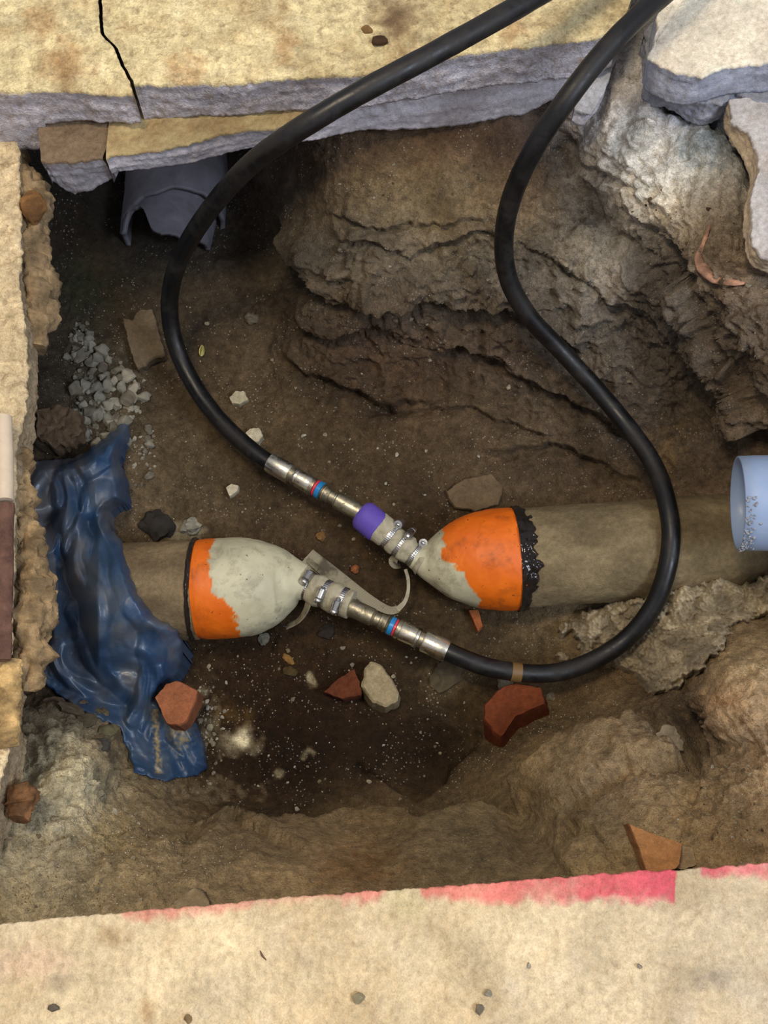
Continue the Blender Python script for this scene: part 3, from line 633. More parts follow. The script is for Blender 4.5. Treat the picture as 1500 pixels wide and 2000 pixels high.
# left stopper
sl = empty('pipe_stopper', P(480, 1146, ZP-.05))
tag(sl, 'mostly whitish inflatable pipe stopper with thin orange band, plugging the left pipe', 'pipe stopper')
bladder(sl, [(382,1151,ZP,94),(400,1150,ZP,97),(440,1149,ZP,98),(480,1146,ZP,96),(515,1142,ZP,88),(545,1139,ZP,74),(570,1138,ZP+.002,55),(587,1139,ZP+.003,40),(600,1143,ZP+.003,30)],
        lambda t: 426+42*np.clip((np.cos(t)-.35)/.3, 0, 1), 1, 9)
nk = px3([(588,1138,ZP+.004),(603,1146,ZP+.004),(612,1150,ZP+.005),(624,1155,ZP+.006),(636,1160,ZP+.007),(646,1165,ZP+.008),(658,1170,ZP+.009),(668,1175,ZP+.009),(686,1182,ZP+.010)])
nk = smooth_path(nk, 46); tt = np.linspace(0, 1, 46)
loft('neck_sleeve', nk, np.interp(tt, [0,.10,.16,.22,.34,.44,.50,.56,.66,.74,.80,.86,.95,1], [.028,.022,.0195,.022,.0245,.0225,.0195,.022,.0240,.0225,.0195,.0205,.0215,.021]), M['sleeve'], sl, 64, lambda V, th: .0008*fbm(V*90, 3))
d1 = nominal(nk[8], nk[-1])
clamp(sl, nk[6], d1, .0205, 1.9); clamp(sl, nk[22], d1, .0205, 1.3, .010); clamp(sl, nk[37], d1, .0208, 1.1, .010)
# right stopper
sr = empty('pipe_stopper', P(930, 1092, ZP-.05))
tag(sr, 'mostly orange inflatable pipe stopper with a purple ring, plugging the right pipe', 'pipe stopper')
bladder(sr, [(1012,1091,ZP,97),(1000,1092,ZP,100),(960,1093,ZP,98),(920,1094,ZP,90),(885,1095,ZP,76),(858,1095,ZP,58),(835,1094,ZP,40),(818,1091,ZP+.002,27),(806,1087,ZP+.004,22)],
        lambda t: 862+78*np.clip(-np.cos(t)-.1, 0, 1)**1.3, -1, 9)
ZN = ZP+.002
nk2 = px3([(828,1098,ZN),(812,1086,ZN+.001),(800,1078,ZN+.002),(788,1068,ZN+.003),(776,1060,ZN+.004),(764,1050,ZN+.006),(750,1038,ZN+.008),(735,1026,ZN+.010)])
nk2 = smooth_path(nk2, 46)
loft('neck_sleeve', nk2, np.interp(tt, [0,.12,.2,.26,.36,.42,.48,.56,.64,.7,.76,.84,1], [.022,.0175,.0165,.0175,.021,.021,.0175,.0205,.0205,.0178,.021,.0225,.0225]), M['sleeve'], sr, 64, lambda V, th: .0008*fbm(V*90, 3))
d2 = nominal(nk2[8], nk2[-1])
clamp(sr, nk2[9], d2, .0175, .4, .007); clamp(sr, nk2[21], d2, .0188, .9, .010); clamp(sr, nk2[32], d2, .0188, .6, .010)
pb = px3([(744,1036,ZN+.009),(741,1033,ZN+.009),(708,1005,ZN+.013),(704,1002,ZN+.013)])
loft('purple_band', resample(pb, 10), [.020,.0232,.0236,.0236,.0236,.0236,.0236,.0234,.0228,.019], M['purple'], sr, 64)
pass
# thin lacing tail under the right stopper's neck belongs to the strap
def ribbon(name, pts, wid, parent, side=None, n=120, th=.0018, org=None, mat=None, curl=None):
    a = smooth_path(px3(pts), n); T, A, B = frame_along(a)
    tw = np.interp(np.linspace(0, 1, n), np.linspace(0, 1, len(side)), side) if side is not None else np.zeros(n)
    A2 = A*np.cos(tw)[:, None]+B*np.sin(tw)[:, None]; N2 = -A*np.sin(tw)[:, None]+B*np.cos(tw)[:, None]
    wv = np.interp(np.linspace(0, 1, n), np.linspace(0, 1, len(wid)), wid) if hasattr(wid, '__len__') else np.full(n, wid)
    m = 9; u = np.concatenate([np.linspace(-1, 1, m), np.linspace(1, -1, m)]); hh = np.concatenate([np.full(m, .5), np.full(m, -.5)])
    V = a[:, None]+(wv[:, None]*u[None]/2)[..., None]*A2[:, None]+(hh*th)[None, :, None]*N2[:, None]
    L = np.linspace(0, 1, n)*np.linalg.norm(np.diff(a, axis=0), axis=1).sum()
    uv = np.stack([np.broadcast_to(L[:, None]*180, V.shape[:2]), np.broadcast_to(u[None]*1.5, V.shape[:2])], -1)
    F = gridF(n, 2*m, True); F = np.vstack([F]+[np.array([[k, k+1, 2*m-2-k, 2*m-1-k]])+off for off in (0, (n-1)*2*m) for k in range(m-1)])
    return mesh(name, V, F, mat or M['strap'], parent, org=org, uv=uv)
g0 = ZP-.03
ribbon('webbing_strap', [(600,1086,g0+.012),(640,1116,g0+.008),(690,1152,g0+.002),(730,1178,g0-.006),(760,1192,g0-.012),(778,1190,g0-.014)], [.030,.029,.026,.020,.015,.011], sl, side=[.35,.35,.3,.2,.1,0])
ribbon('webbing_strap', [(776,1191,g0-.014),(790,1176,g0-.010),(797,1155,g0-.004),(797,1132,g0+.006),(792,1112,g0+.020)], [.009,.006,.005,.005,.005], sl, th=.002, mat=M['sleeve'])
ribbon('webbing_strap', [(596,1090,g0+.012),(612,1103,g0+.020),(630,1118,g0+.030),(646,1136,g0+.034)], [.006,.009,.010,.010], sl, side=[.2,.1,0,0])
ribbon('strap_tail', [(604,1160,ZP+.015),(602,1178,ZP+.004),(594,1198,ZP-.016),(580,1214,ZP-.036),(560,1224,ZP-.05)], [.010,.011,.011,.010,.010], sl, side=[-.5,-.5,-.5,-.5,-.5], n=60)
ribbon('strap_tail', [(775,1085,ZN+.0),(768,1096,ZN-.015),(772,1104,ZN-.028),(782,1106,ZN-.036)], [.010,.014,.012,.006], sr, n=40)

# ------------------------------------------------------------------ hoses with their couplings
def fit(parent, A, B, nm, secs, mat, seg=40, hexa=False, ph=0.):
    Cn, R = prof(A, B, secs); return loft(nm, Cn, R, mat, parent, 6 if hexa else seg, smooth=not hexa, phase=ph)
def hose(label, pts, r, coupl, tape=None):
    hpts = smooth_path(px3(pts), 420); root = empty('hydraulic_hose', Vector(hpts[0].tolist()))
    tag(root, label, 'hose')
    loft('hose_tube', hpts, r, M['rubber'], root, 32, lambda V, th: .0003*fbm(V*30, 3))
    if tape is not None:
        i = tape; loft('tape_wrap', hpts[i:i+5], r+.0005, M['tape'], root, 32)
    A = np.array(PA(*coupl[0])); B = np.array(PA(*coupl[1]))       # hose end -> stopper
    S = lambda f: A+(B-A)*f
    return root, S
R_H = .0134
h1, S = hose('black rubber hose from upper left, coupled to the purple ringed stopper',
    [(534,908,-.413),(500,886,-.415),(440,832,-.42),(385,762,-.415),(345,680,-.39),(331,600,-.34),(345,520,-.27),(385,445,-.18),(440,372,-.09),(500,312,-.01),(580,255,.055),(700,183,.085),(850,103,.10),(1000,20,.10),(1100,-38,.09),(1300,-150,.05)], R_H,
    ((530,904,-.412),(704,1002,-.401)))
def couple(root, S, L, last):
    # fractions along the run hose end -> stopper
    fit(root, S(-.02), S(.23), 'ferrule', [(0,.0125),(.02,.0155),(.12,.0163),(.9,.0163),(.97,.0152),(1,.011)], M['steel'])
    fit(root, S(.22), S(.27), 'collar', [(0,.010),(.1,.0122),(.9,.0122),(1,.010)], M['worn'])
    fit(root, S(.265), S(.31), 'hex_nut', [(0,.012),(.08,.0150),(.92,.0150),(1,.012)], M['steel'], hexa=True, ph=.2)
    fit(root, S(.30), S(.47), 'coupling_body', [(0,.012),(.05,.0140),(.85,.0145),(1,.012)], M['steel'])
    fit(root, S(.46), S(.50), 'coupling_ring', [(0,.010),(.1,.0143),(.9,.0143),(1,.012)], M['worn'])
    fit(root, S(.50), S(.525), 'red_ring', [(0,.012),(.1,.0131),(.9,.0131),(1,.012)], M['red'])
    fit(root, S(.525), S(.575), 'blue_ring', [(0,.012),(.08,.0136),(.92,.0136),(1,.012)], M['blue'])
    fit(root, S(.575), S(.62), 'coupling_ring', [(0,.012),(.2,.0135),(.4,.0112),(.6,.0135),(.9,.0135),(1,.010)], M['worn'])
    fit(root, S(.61), S(.75), 'nipple', [(0,.010),(.05,.0118),(.4,.0118),(.45,.0100),(.8,.0100),(.85,.0115),(1,.010)], M['worn'])
    fit(root, S(.74), S(last), 'barb', [(0,.0115),(.04,.0133),(.95,.0133),(1,.012)], M['worn'])
couple(h1, S, 1, 1.06)
h2, S = hose('black rubber hose looping around the right pipe, coupled to the whitish stopper',
    [(866,1269,-.408),(905,1286,-.408),(960,1305,-.412),(1050,1316,-.418),(1130,1302,-.42),(1215,1255,-.405),(1275,1185,-.375),(1305,1100,-.345),(1308,1010,-.33),(1275,905,-.34),(1195,795,-.345),(1105,695,-.315),(1035,620,-.265),(995,550,-.215),(984,475,-.16),(998,390,-.09),(1042,292,-.01),(1110,190,.05),(1190,90,.075),(1285,-2,.08),(1400,-90,.06)], R_H,
    ((870,1271,-.408),(680,1184,-.404)), tape=28)
couple(h2, S, 1, 1.04)

# ------------------------------------------------------------------ plastic pipe at right
zc = -.235; rr_ = 93*scale_at(1440, 980, zc)
pv = empty('plastic_pipe', P(1440, 982, zc-rr_))
tag(pv, 'light blue-grey plastic pipe end sticking in from the right edge', 'pipe')
c0 = np.array(PA(1440, 983, zc)); dirp = np.array([1, -.045, .15]); dirp = dirp/np.linalg.norm(dirp)
ring = [(.26, rr_), (.2, rr_), (.1, rr_), (.02, rr_), (.001, rr_-.0006), (0, rr_-.0022), (.001, rr_-.0042), (.02, rr_-.0048), (.15, rr_-.0048), (.26, rr_-.0048)]
Cn = np.array([c0+dirp*f for f, r in ring]); T0, A0, B0 = frame_along(np.array([c0, c0+dirp*.1, c0+dirp*.3]))
th = np.arange(96)/96*2*math.pi
V = Cn[:, None]+np.array([r for f, r in ring])[:, None, None]*(np.cos(th)[None, :, None]*A0[0]+np.sin(th)[None, :, None]*B0[0])
mesh('pipe_tube', V, gridF(len(ring), 96, True), M['pvc'], pv)
# swarf crumbs clinging to its rim
bpy_pts = []
def rockmesh(name, seed, ang=.25, sub=2, squash=(1, 1, 1), facet=7, rgb=(180, 170, 150), mat=None):
    import bmesh
    bm = bmesh.new(); bmesh.ops.create_icosphere(bm, subdivisions=sub, radius=1)
    V = np.array([v.co[:] for v in bm.verts]); rs = np.random.RandomState(seed)
    for _ in range(facet):
        n = rs.normal(size=3); n /= np.linalg.norm(n); d = rs.uniform(.55, .88); k = V@n-d; V = V-np.clip(k, 0, None)[:, None]*n
    V *= (1+ang*fbm(V*1.6+seed*3.1, 3))[:, None]; V *= np.array(squash); V += .03*fbm(V*6+seed, 2)[:, None]*V
    F = np.array([[v.index for v in f.verts] for f in bm.faces]); bm.free()
    me = bpy.data.meshes.new(name); me.from_pydata(V.tolist(), [], F.tolist()); me.validate()
    me.polygons.foreach_set('use_smooth', np.ones(len(F), bool))
    try: me.set_sharp_from_angle(angle=math.radians(32))
    except Exception: pass
    a = np.clip(.5+.8*fbm(V*2.5+seed, 3), 0, 1)[:, None]; c = np.array(rgb)*(1-.25*a)
    at = me.color_attributes.new('Col', 'FLOAT_COLOR', 'POINT'); c4 = np.ones((len(V), 4)); c4[:, :3] = lin(np.clip(c, 5, 250)); at.data.foreach_set('color', c4.ravel())
    me.materials.append(mat or M['stone']); return me
def stone(name, px, py, w, h, seed, rgb, label=None, cat=None, group=None, dep=.6, rz=None, sub=3, me=None, sink=.35, zoff=0, ang=.22, facet=7, tilt=0):
    g = ground(px, py); s = scale_at(px, py, g.z)
    me = me or rockmesh(name, seed, ang=ang, sub=sub, facet=facet, rgb=rgb)
    o = bpy.data.objects.new(name, me); C.objects.link(o)
    a, b = w*s/2, h*s/2; c = (a+b)/2*dep
    o.scale = (a, b, c); o.location = g+Vector((0, 0, c*(1-2*sink)+zoff)); o.rotation_euler = (tilt, 0, rz or 0)
    if label: tag(o, label, cat, group)
    return o
swarf_me = rockmesh('plastic_crumb', 5, .35, 1, rgb=(228, 232, 240))
sw = []
for i in range(90):
    a = random.uniform(-.15, 1.35); rr2 = rr_+random.uniform(-.0005, .0015); dx = abs(random.gauss(.004, .006))
    p = c0+dirp*dx+rr2*(math.cos(a)*A0[0]*-1*-1+math.sin(a)*B0[0])
    o = bpy.data.objects.new('plastic_crumb', swarf_me); C.objects.link(o); o.parent = pv
    o.location = Vector(p.tolist())-pv.location; s_ = random.uniform(.001, .0028); o.scale = (s_, s_*.8, s_); o.rotation_euler = (random.random()*6, 0, random.random()*6)

# ------------------------------------------------------------------ old broken pipe under the far slab, upper left
bp = empty('broken_drain_pipe', P(340, 440, -.46))
tag(bp, 'dark grey broken drain pipe with ragged collar, in the hollow below the far slab', 'pipe')
def shell(nm, cA, cB, r0, r1, thk, rag, parent, n=60, seg=140, a0=-.25, a1=math.pi+.25):
    cA = np.array(PA(*cA)); cB = np.array(PA(*cB)); d = cB-cA; d /= np.linalg.norm(d)
    A = np.cross(d, [0, 0, 1.]); A /= np.linalg.norm(A); B = np.cross(A, d)
    th = np.linspace(a0, a1, seg); t = np.linspace(0, 1, n); L = np.linalg.norm(cB-cA)
    rg = rag(th)
    Vs = []
    for k, off in ((0, 0), (1, -thk)):
        tt_ = t[:, None]*(1-rg[None])+rg[None]; R = (r0+(r1-r0)*tt_)+off+.001*fbm(np.stack([tt_*4, np.cos(th)[None]*3+0*tt_, np.sin(th)[None]*3+0*tt_], -1), 3)
        Vs.append(cA+d*(tt_*L)[..., None]+R[..., None]*(np.cos(th)[None, :, None]*A+np.sin(th)[None, :, None]*B))
    V = np.concatenate(Vs, 0); F = gridF(n, seg); F2 = gridF(n, seg, off=n*seg)[:, ::-1]
    i = np.arange(seg-1); r = np.stack([i+1, i, n*seg+i, n*seg+i+1], -1); j = np.arange(n-1)
    s1 = np.stack([j*seg, (j+1)*seg, n*seg+(j+1)*seg, n*seg+j*seg], -1); s2 = np.stack([(j+1)*seg+seg-1, j*seg+seg-1, n*seg+j*seg+seg-1, n*seg+(j+1)*seg+seg-1], -1)
    return mesh(nm, V, np.vstack([F, F2, r, s1, s2]), M['oldpipe'], parent)
shell('pipe_barrel', (338,470,-.44), (352,250,-.44), .086, .086, .008, lambda th: .10+.10*np.cos(th-.9)+.03*fbm(np.stack([th*2, th*0, th*0], -1), 3), bp)
shell('pipe_collar', (318,505,-.445), (334,410,-.445), .074, .080, .008,
      lambda th: .04+.50*np.exp(-((th-2.15)/.40)**4)+.25*np.clip((.9-th)/.9, 0, 1)+.42*np.clip((th-2.55)/.4, 0, 1)+.05*fbm(np.stack([th*2.5, th*0+3, th*0], -1), 4), bp, a0=-.1, a1=math.pi+.1)
# ------------------------------------------------------------------ blue bag
LOB = [  # (centre line, half widths, heights, lean)
 ([(249,818),(243,845),(222,872),(190,900),(150,930),(118,955)], [7,12,26,34,34,26], [.030,.05,.07,.08,.085,.08]),
 ([(128,935),(130,990),(148,1050),(172,1120),(195,1190),(222,1260),(250,1320)], [34,36,40,46,52,54,50], [.095,.11,.125,.135,.13,.115,.09]),
 ([(165,985),(205,965),(240,950)], [42,44,36], [.09,.075,.045]), ([(190,1010),(215,1005),(228,985)], [26,22,14], [.06,.055,.04]),
 ([(205,1020),(232,1080),(248,1140),(275,1190),(318,1230),(330,1275),(318,1330)], [26,32,40,46,44,40,30], [.10,.125,.135,.13,.115,.09,.06]),
 ([(98,905),(72,960),(70,1040),(76,1110),(88,1160)], [34,34,36,34,26], [.07,.075,.085,.07,.06]),
 ([(160,890),(110,905),(80,930)], [14,24,26], [.05,.06,.06]),
 ([(112,1180),(108,1240),(118,1290),(160,1335),(205,1370),(245,1395)], [26,34,44,42,44,46], [.06,.065,.075,.08,.075,.06]),
 ([(150,1190),(185,1260),(225,1320),(270,1365)], [34,40,44,40], [.10,.11,.10,.07]),
 ([(300,1240),(292,1310),(278,1370),(272,1420),(285,1475),(290,1508)], [40,46,42,38,34,20], [.11,.10,.085,.065,.045,.015]),
 ([(300,1360),(320,1420),(340,1460),(355,1490)], [30,38,46,40], [.07,.05,.032,.018]),
]
bx = np.arange(20, 420, 2.); by = np.arange(800, 1540, 2.); BX, BY = np.meshgrid(bx, by)
bw = 7*perlin(np.stack([BX/38, BY/38, 0*BX+77], -1)); bw2 = 7*perlin(np.stack([BX/38, BY/38, 0*BX+99], -1))
best = np.full(BX.shape, -1.); idx = np.zeros(BX.shape, int)
for k, (pl_, hw, hh) in enumerate(LOB):
    sp = smooth_path([(p[0], p[1], w_, h_) for p, w_, h_ in zip(pl_, hw, hh)], 26)
    d, s, al = segdist(BX+bw, BY+bw2, sp[:, :2].tolist())
    cum = np.concatenate([[0], np.cumsum(np.linalg.norm(np.diff(sp[:, :2], axis=0), axis=1))])
    wv = np.interp(al, cum, sp[:, 2]); hv = np.interp(al, cum, sp[:, 3]); x = d/wv; sd = s*x
    # lengthwise pleats that run with the fold
    pl1 = ridged(np.stack([al/150+k*3, sd*1.25+k, 0*al+k*9.], -1), 1)
    h = hv*np.clip(1-x**3.2, 0, None)**.7+np.clip(1.1-x, 0, .35)/.35*(.008*pl1)
    h = np.where(x < 1, h, -1); m_ = h > best; best = np.where(m_, h, best); idx = np.where(m_, k, idx)
BAGP = [(246,812),(252,850),(236,898),(246,930),(252,985),(228,992),(212,1004),(218,1030),(242,1060),(266,1150),(300,1200),(346,1226),(361,1262),(352,1312),(330,1340),(320,1365),(378,1402),(396,1440),(404,1500),(386,1514),(318,1526),(262,1510),(242,1452),(232,1424),(150,1386),(82,1334),(68,1290),(84,1232),(58,1180),(38,1160),(44,1030),(38,950),(60,900),(150,892),(192,862),(232,832)]
wpx = 4*perlin(np.stack([BX/16, BY/16, 0*BX+7], -1)); wpy = 4*perlin(np.stack([BX/16, BY/16, 0*BX+17], -1))
inb = inpoly(BX+wpx, BY+wpy, BAGP); de, _, _ = segdist(BX+wpx, BY+wpy, BAGP+BAGP[:1])
skirt = np.interp(BY, [800, 900, 1000, 1180, 1300, 1400, 1530], [.03, .06, .075, .085, .06, .04, .012])
best = np.maximum(best, skirt)*np.clip(de/22, 0, 1)**.55
# crisp crumples: flat facets and a few long sharp ridges
jx = 16*perlin(np.stack([BX/60, BY/60, 0*BX+2], -1)); jy = 16*perlin(np.stack([BX/60, BY/60, 0*BX+12], -1))
an = .45*perlin(np.stack([BX/150, BY/150, 0*BX+31], -1)); rx_ = (BX+jx)*np.cos(an)+(BY+jy)*np.sin(an)*.3; ry_ = BY+jy
fold = .034*(facets(rx_/52, ry_/95, 3)-.6)+.013*(facets(rx_/25, ry_/40, 9)-.5)-.010*np.abs(perlin(np.stack([rx_/70, ry_/110, 0*BX+5], -1)))*1.6
best = skirt*np.clip(de/22, 0, 1)**.55*.4+best*.68
best2 = np.where(inb, np.maximum(best+(fold+.006)*np.clip(de/14, 0, 1), .003), -1)
inside = inb
bbase = np.full(BX.shape, -.465); bbase = bbase+np.interp(BY, [800, 900, 1300, 1420, 1540], [.01, .012, -.012, -.025, -.03])
gz = groundz(BX, BY)
bz = np.maximum(bbase+best2, gz+.002+.6*np.clip(best2, 0, .02))
cy_ = 1163-(BX-196)*.064; cy_ = cy_+5*perlin(np.stack([BX/40, BY/40, 0*BX], -1)); dq = np.abs(BY-cy_)/101; pz_ = ZP+RP*np.where(dq < .8, np.sqrt(np.clip(1-dq**2, 0, 1)), .6-(dq-.8)*1.15)-np.clip(192-BX, 0, None)*.0016; onp = (BX > 130) & (dq < 1.9)
pz_ = np.where(onp, pz_+.007+.35*np.clip(best2-.02, 0, .1)+.5*(fold+.02)*np.clip(de/14, 0, 1), -9); pz_ = blur(np.where(inb, np.maximum(bz, pz_), gz), 3); bz = np.maximum(bz, pz_)
for _ in range(1): bz = blur(bz, 1)
VB = PA(BX, BY, bz)
nrB, ncB = BX.shape; F = gridF(nrB, ncB); ok = inside.ravel()[F].all(1); F = F[ok]
used = np.unique(F); remap = -np.ones(nrB*ncB, int); remap[used] = np.arange(len(used)); F = remap[F]
Vt = VB.reshape(-1, 3)[used]
# edges curl down to the ground, then a thin hem underneath gives the sheet its thickness
ed = {}
for q_ in F:
    for a, b_ in ((q_[0], q_[1]), (q_[1], q_[2]), (q_[2], q_[3]), (q_[3], q_[0])):
        ed[(a, b_)] = 1
bd = [(a, b_) for (a, b_) in ed if (b_, a) not in ed]
bv = sorted({a for a, b_ in bd}|{b_ for a, b_ in bd}); mp = {v: len(Vt)+i for i, v in enumerate(bv)}
gflat = gz.ravel()[used]; low = Vt[bv].copy(); low[:, 2] = np.minimum(gflat[bv]-.002, low[:, 2]-.002)
Vt2 = np.vstack([Vt, low]); F = np.vstack([F, np.array([[b_, a, mp[a], mp[b_]] for a, b_ in bd])])
bxu = BX.ravel()[used]; byu = BY.ravel()[used]; iu = idx.ravel()[used]
BL = np.array((42, 70, 104.)); DU = np.array((124, 118, 114.)); SA = np.array((176, 150, 104.))
dust = np.clip(.20+.60*fbm(np.stack([bxu/60, byu/90, 0*bxu], -1), 4), 0, .7)
lob_d = np.array([.10, .30, .12, .12, .22, .80, .85, .42, .25, .05, .18])[iu]; dust = np.clip(dust+lob_d-.15, 0, .85)*np.clip(1.3-(byu-1150)/500, .35, 1)
sand = np.clip(1.1-np.hypot((bxu-352)/26, (byu-1425)/45)+.7*fbm(np.stack([bxu/9, byu/9, 0*bxu], -1), 3), 0, 1)*.8
sand = np.maximum(sand, np.clip(1-np.abs(bxu-307-(byu-1470)*.05)/8+.8*fbm(np.stack([bxu/6, byu/6, 0*bxu+4], -1), 2), 0, 1)*((byu > 1385) & (byu < 1512))*.9)
cb = BL*(1-dust)[:, None]+DU*dust[:, None]; cb = cb*(1-sand)[:, None]+SA*sand[:, None]
cb = np.vstack([cb, cb[bv]])
bag = mesh('plastic_bag', Vt2, F, M['film'], col=lin(cb), org=ground(220, 1200))
tag(bag, 'crumpled dark blue plastic bag draped over the left pipe end', 'plastic bag')

# ------------------------------------------------------------------ mortar heap (uncountable clumps)
heap_poly = [(1085,1275),(1090,1230),(1150,1190),(1215,1155),(1260,1120),(1300,1150),(1360,1130),(1400,1115),(1450,1145),(1500,1125),(1600,1120),(1600,1190),(1500,1200),(1440,1225),(1400,1280),(1350,1320),(1310,1350),(1275,1355),(1240,1320),(1200,1300),(1150,1300),(1100,1310)]
hx = np.arange(1060, 1620, 2.); hy = np.arange(1095, 1380, 2.); HX, HY = np.meshgrid(hx, hy)
ww = 12*perlin(np.stack([HX/30, HY/30, 0*HX], -1))+7*perlin(np.stack([HX/10, HY/10, 0*HX+5], -1))
HXw, HYw = HX+ww, HY+ww*.7
ins = inpoly(HXw, HYw, heap_poly); dd, _, _ = segdist(HXw, HYw, heap_poly+heap_poly[:1])
g_ = groundz(HX, HY); pb_ = PA(HX, HY, g_)
jw = np.stack([perlin(pb_*40), perlin(pb_*40+9)], -1)
f1, i1 = worley(pb_[..., :2]*62+.5*jw, 4); f2, i2 = worley(pb_[..., :2]*140+.4*jw, 40); worl = (1-f1**2)*(.55+.6*i1)+.42*(1-f2**2)-.25+.25*perlin(pb_*300)
hh_ = np.clip(dd/30, 0, 1)**.5*(.010+.010*np.interp(HX, [1080, 1200, 1330, 1500], [.0, .3, 1, .9]))+.020*worl*np.clip(dd/8, 0, 1)
spar = np.clip(fbm(pb_*26+4, 3)+np.interp(HX, [1080, 1130, 1200, 1500], [.15, .3, 1.3, 1.3]), 0, .3)/.3
hh_ = hh_*spar-.003*(1-spar)
okk = ins & (hh_ > -.002)
VH = PA(HX, HY, g_+hh_); F = gridF(*HX.shape); F = F[okk.ravel()[F].all(1)]; used = np.unique(F); remap = -np.ones(HX.size, int); remap[used] = np.arange(len(used))
hc = np.array((172, 158, 130.))*(.85+.25*i1+.12*fbm(pb_*30, 3))[..., None]
Vh = VH.reshape(-1, 3)[used]; F = remap[F]
edh = set()
for q_ in F.tolist():
    for a, b_ in ((q_[0], q_[1]), (q_[1], q_[2]), (q_[2], q_[3]), (q_[3], q_[0])): edh.add((a, b_))
bdh = [(a, b_) for (a, b_) in edh if (b_, a) not in edh]; bvh = sorted({a for e in bdh for a in e}); mp = {v: len(Vh)+i for i, v in enumerate(bvh)}
lowh = Vh[bvh].copy(); lowh[:, 2] -= .02
ch = lin(hc.reshape(-1, 3)[used]); ch = np.vstack([ch, ch[bvh]])
heap = mesh('mortar_rubble', np.vstack([Vh, lowh]), np.vstack([F, np.array([[b_, a, mp[a], mp[b_]] for a, b_ in bdh])]), M['stone'], col=ch, org=ground(1300, 1250))
tag(heap, 'crumbly grey mortar rubble spread below the right pipe and hose loop', 'rubble', kind='stuff')

# ------------------------------------------------------------------ plates, bricks and shards
def plate(name, poly, z, th, rgb, label, cat, grad=(0, 0), side=None, jag=2, rough=.0012, seedo=0, mat=None, bev=.08, lift=None, edge_n=90, lean=.0, group=None, shift=(0, 0)):
    q = resample(poly+poly[:1], edge_n+1)[:-1]; c = q.mean(0)
    dirs = q-c; q = q+dirs/np.linalg.norm(dirs, axis=1)[:, None]*(jag*fbm(np.stack([q[:, 0]/14, q[:, 1]/14, 0*q[:, 0]+seedo], -1), 3))[:, None]
    rings = []; cols = []; base_z = lambda a: z+grad[0]*(a[:, 0]-c[0])+grad[1]*(a[:, 1]-c[1])
    top = np.array(rgb, float); sd = np.array(side if side is not None else np.array(rgb)*.85, float)
    for f in (.02, .15, .3, .45, .6, .75, .87, 1-bev*.5, 1):
        a = c+(q-c)*f; w_ = PA(a[:, 0], a[:, 1], base_z(a)); w_[:, 2] += rough*1.5*fbm(w_*60+seedo, 3)-(.0 if f < .99 else min(.003, th*.25)); rings.append(w_); cols.append(np.tile(top, (edge_n, 1)))
    e = rings[-1]; ctr = PA(c[0], c[1], z); o_ = e-ctr; o_[:, 2] = 0; o_ /= np.linalg.norm(o_, axis=1)[:, None]
    for k in range(1, 7):
        r = e.copy(); r[:, 2] -= th*k/6; r += o_*(rough*1.2*fbm(r*70+seedo, 3)+lean*k/6)[:, None]+np.array([shift[0], shift[1], 0])*k/6; rings.append(r); cols.append(np.tile(sd, (edge_n, 1)))
    lastc = rings[-1].mean(0)
    rings.append(rings[-1]*.05+lastc*.95); cols.append(np.tile(sd, (edge_n, 1)))
    V = np.array(rings); cols = np.array(cols)*(1+.08*fbm(V*40+seedo, 3))[..., None]
    F = gridF(len(rings), edge_n, True)[:, ::-1]
    j = np.arange(0, edge_n, 2); Vf = np.vstack([V.reshape(-1, 3), rings[0].mean(0)]); kx = len(Vf)-1
    F = np.vstack([F, np.stack([np.full(len(j), kx), j, (j+1) % edge_n, (j+2) % edge_n], -1)])
    cf = np.vstack([cols.reshape(-1, 3), top])
    o = mesh(name, Vf, F, mat or M['stone'], org=(ctr[0], ctr[1], ctr[2]-th), col=lin(np.clip(cf, 5, 250)))
    try: o.data.set_sharp_from_angle(angle=math.radians(38))
    except Exception: pass
    return tag(o, label, cat, group)
def gz1(x, y): return float(ground(x, y).z)
plate('brick_fragment', [(302,1362),(325,1335),(345,1328),(385,1348),(384,1366),(365,1408),(350,1417),(325,1414)], -.395, .045, (164, 102, 68),
      'orange-brown eight-sided brick fragment lying on the blue bag', 'brick', jag=1.5, grad=(-.0001, .00012), side=(140, 88, 58))
plate('brick_fragment', [(632,1352),(660,1325),(692,1306),(702,1330),(706,1358),(668,1365)], gz1(670, 1345)+.028, .035, (104, 56, 34),
      'dark red triangular brick fragment touching the grey pointed stone', 'brick', side=(88, 46, 28), grad=(.0002, .0001), seedo=3)
BR = empty('x', (0, 0, 0)); bpy.data.objects.remove(BR)
plate('brick_fragment', [(946,1402),(946,1376),(972,1346),(1008,1332),(1056,1342),(1066,1374),(1008,1398),(980,1440),(962,1430)], gz1(1010, 1385)+.055, .062, (118, 60, 32),
      'large dark red brick fragment lying just below the hose loop', 'brick', side=(104, 50, 28), grad=(-.00003, -.0001), seedo=5, lean=.006, shift=(.012, -.020))
plate('tile_shard', [(1228,1608),(1262,1622),(1335,1648),(1326,1695),(1300,1706),(1262,1702),(1245,1650)], -.115, .025, (176, 126, 80),
      'pointed orange terracotta shard beside the pink paint line', 'tile shard', grad=(.0001, 0), seedo=9)
plate('concrete_flake', [(1330,1650),(1352,1655),(1362,1690),(1330,1700),(1322,1698)], -.125, .03, (166, 142, 108), 'beige stone flake right of the orange terracotta shard by near slab', 'stone', seedo=10)
plate('slate_piece', [(238,620),(258,625),(268,605),(296,600),(305,625),(322,690),(298,700),(268,722),(256,690)], gz1(280, 660)+.014, .016, (112, 98, 78),
      'flat brown earthy slab lying left of the hose bend', 'slab piece', seedo=14, jag=3, grad=(0, .00004))
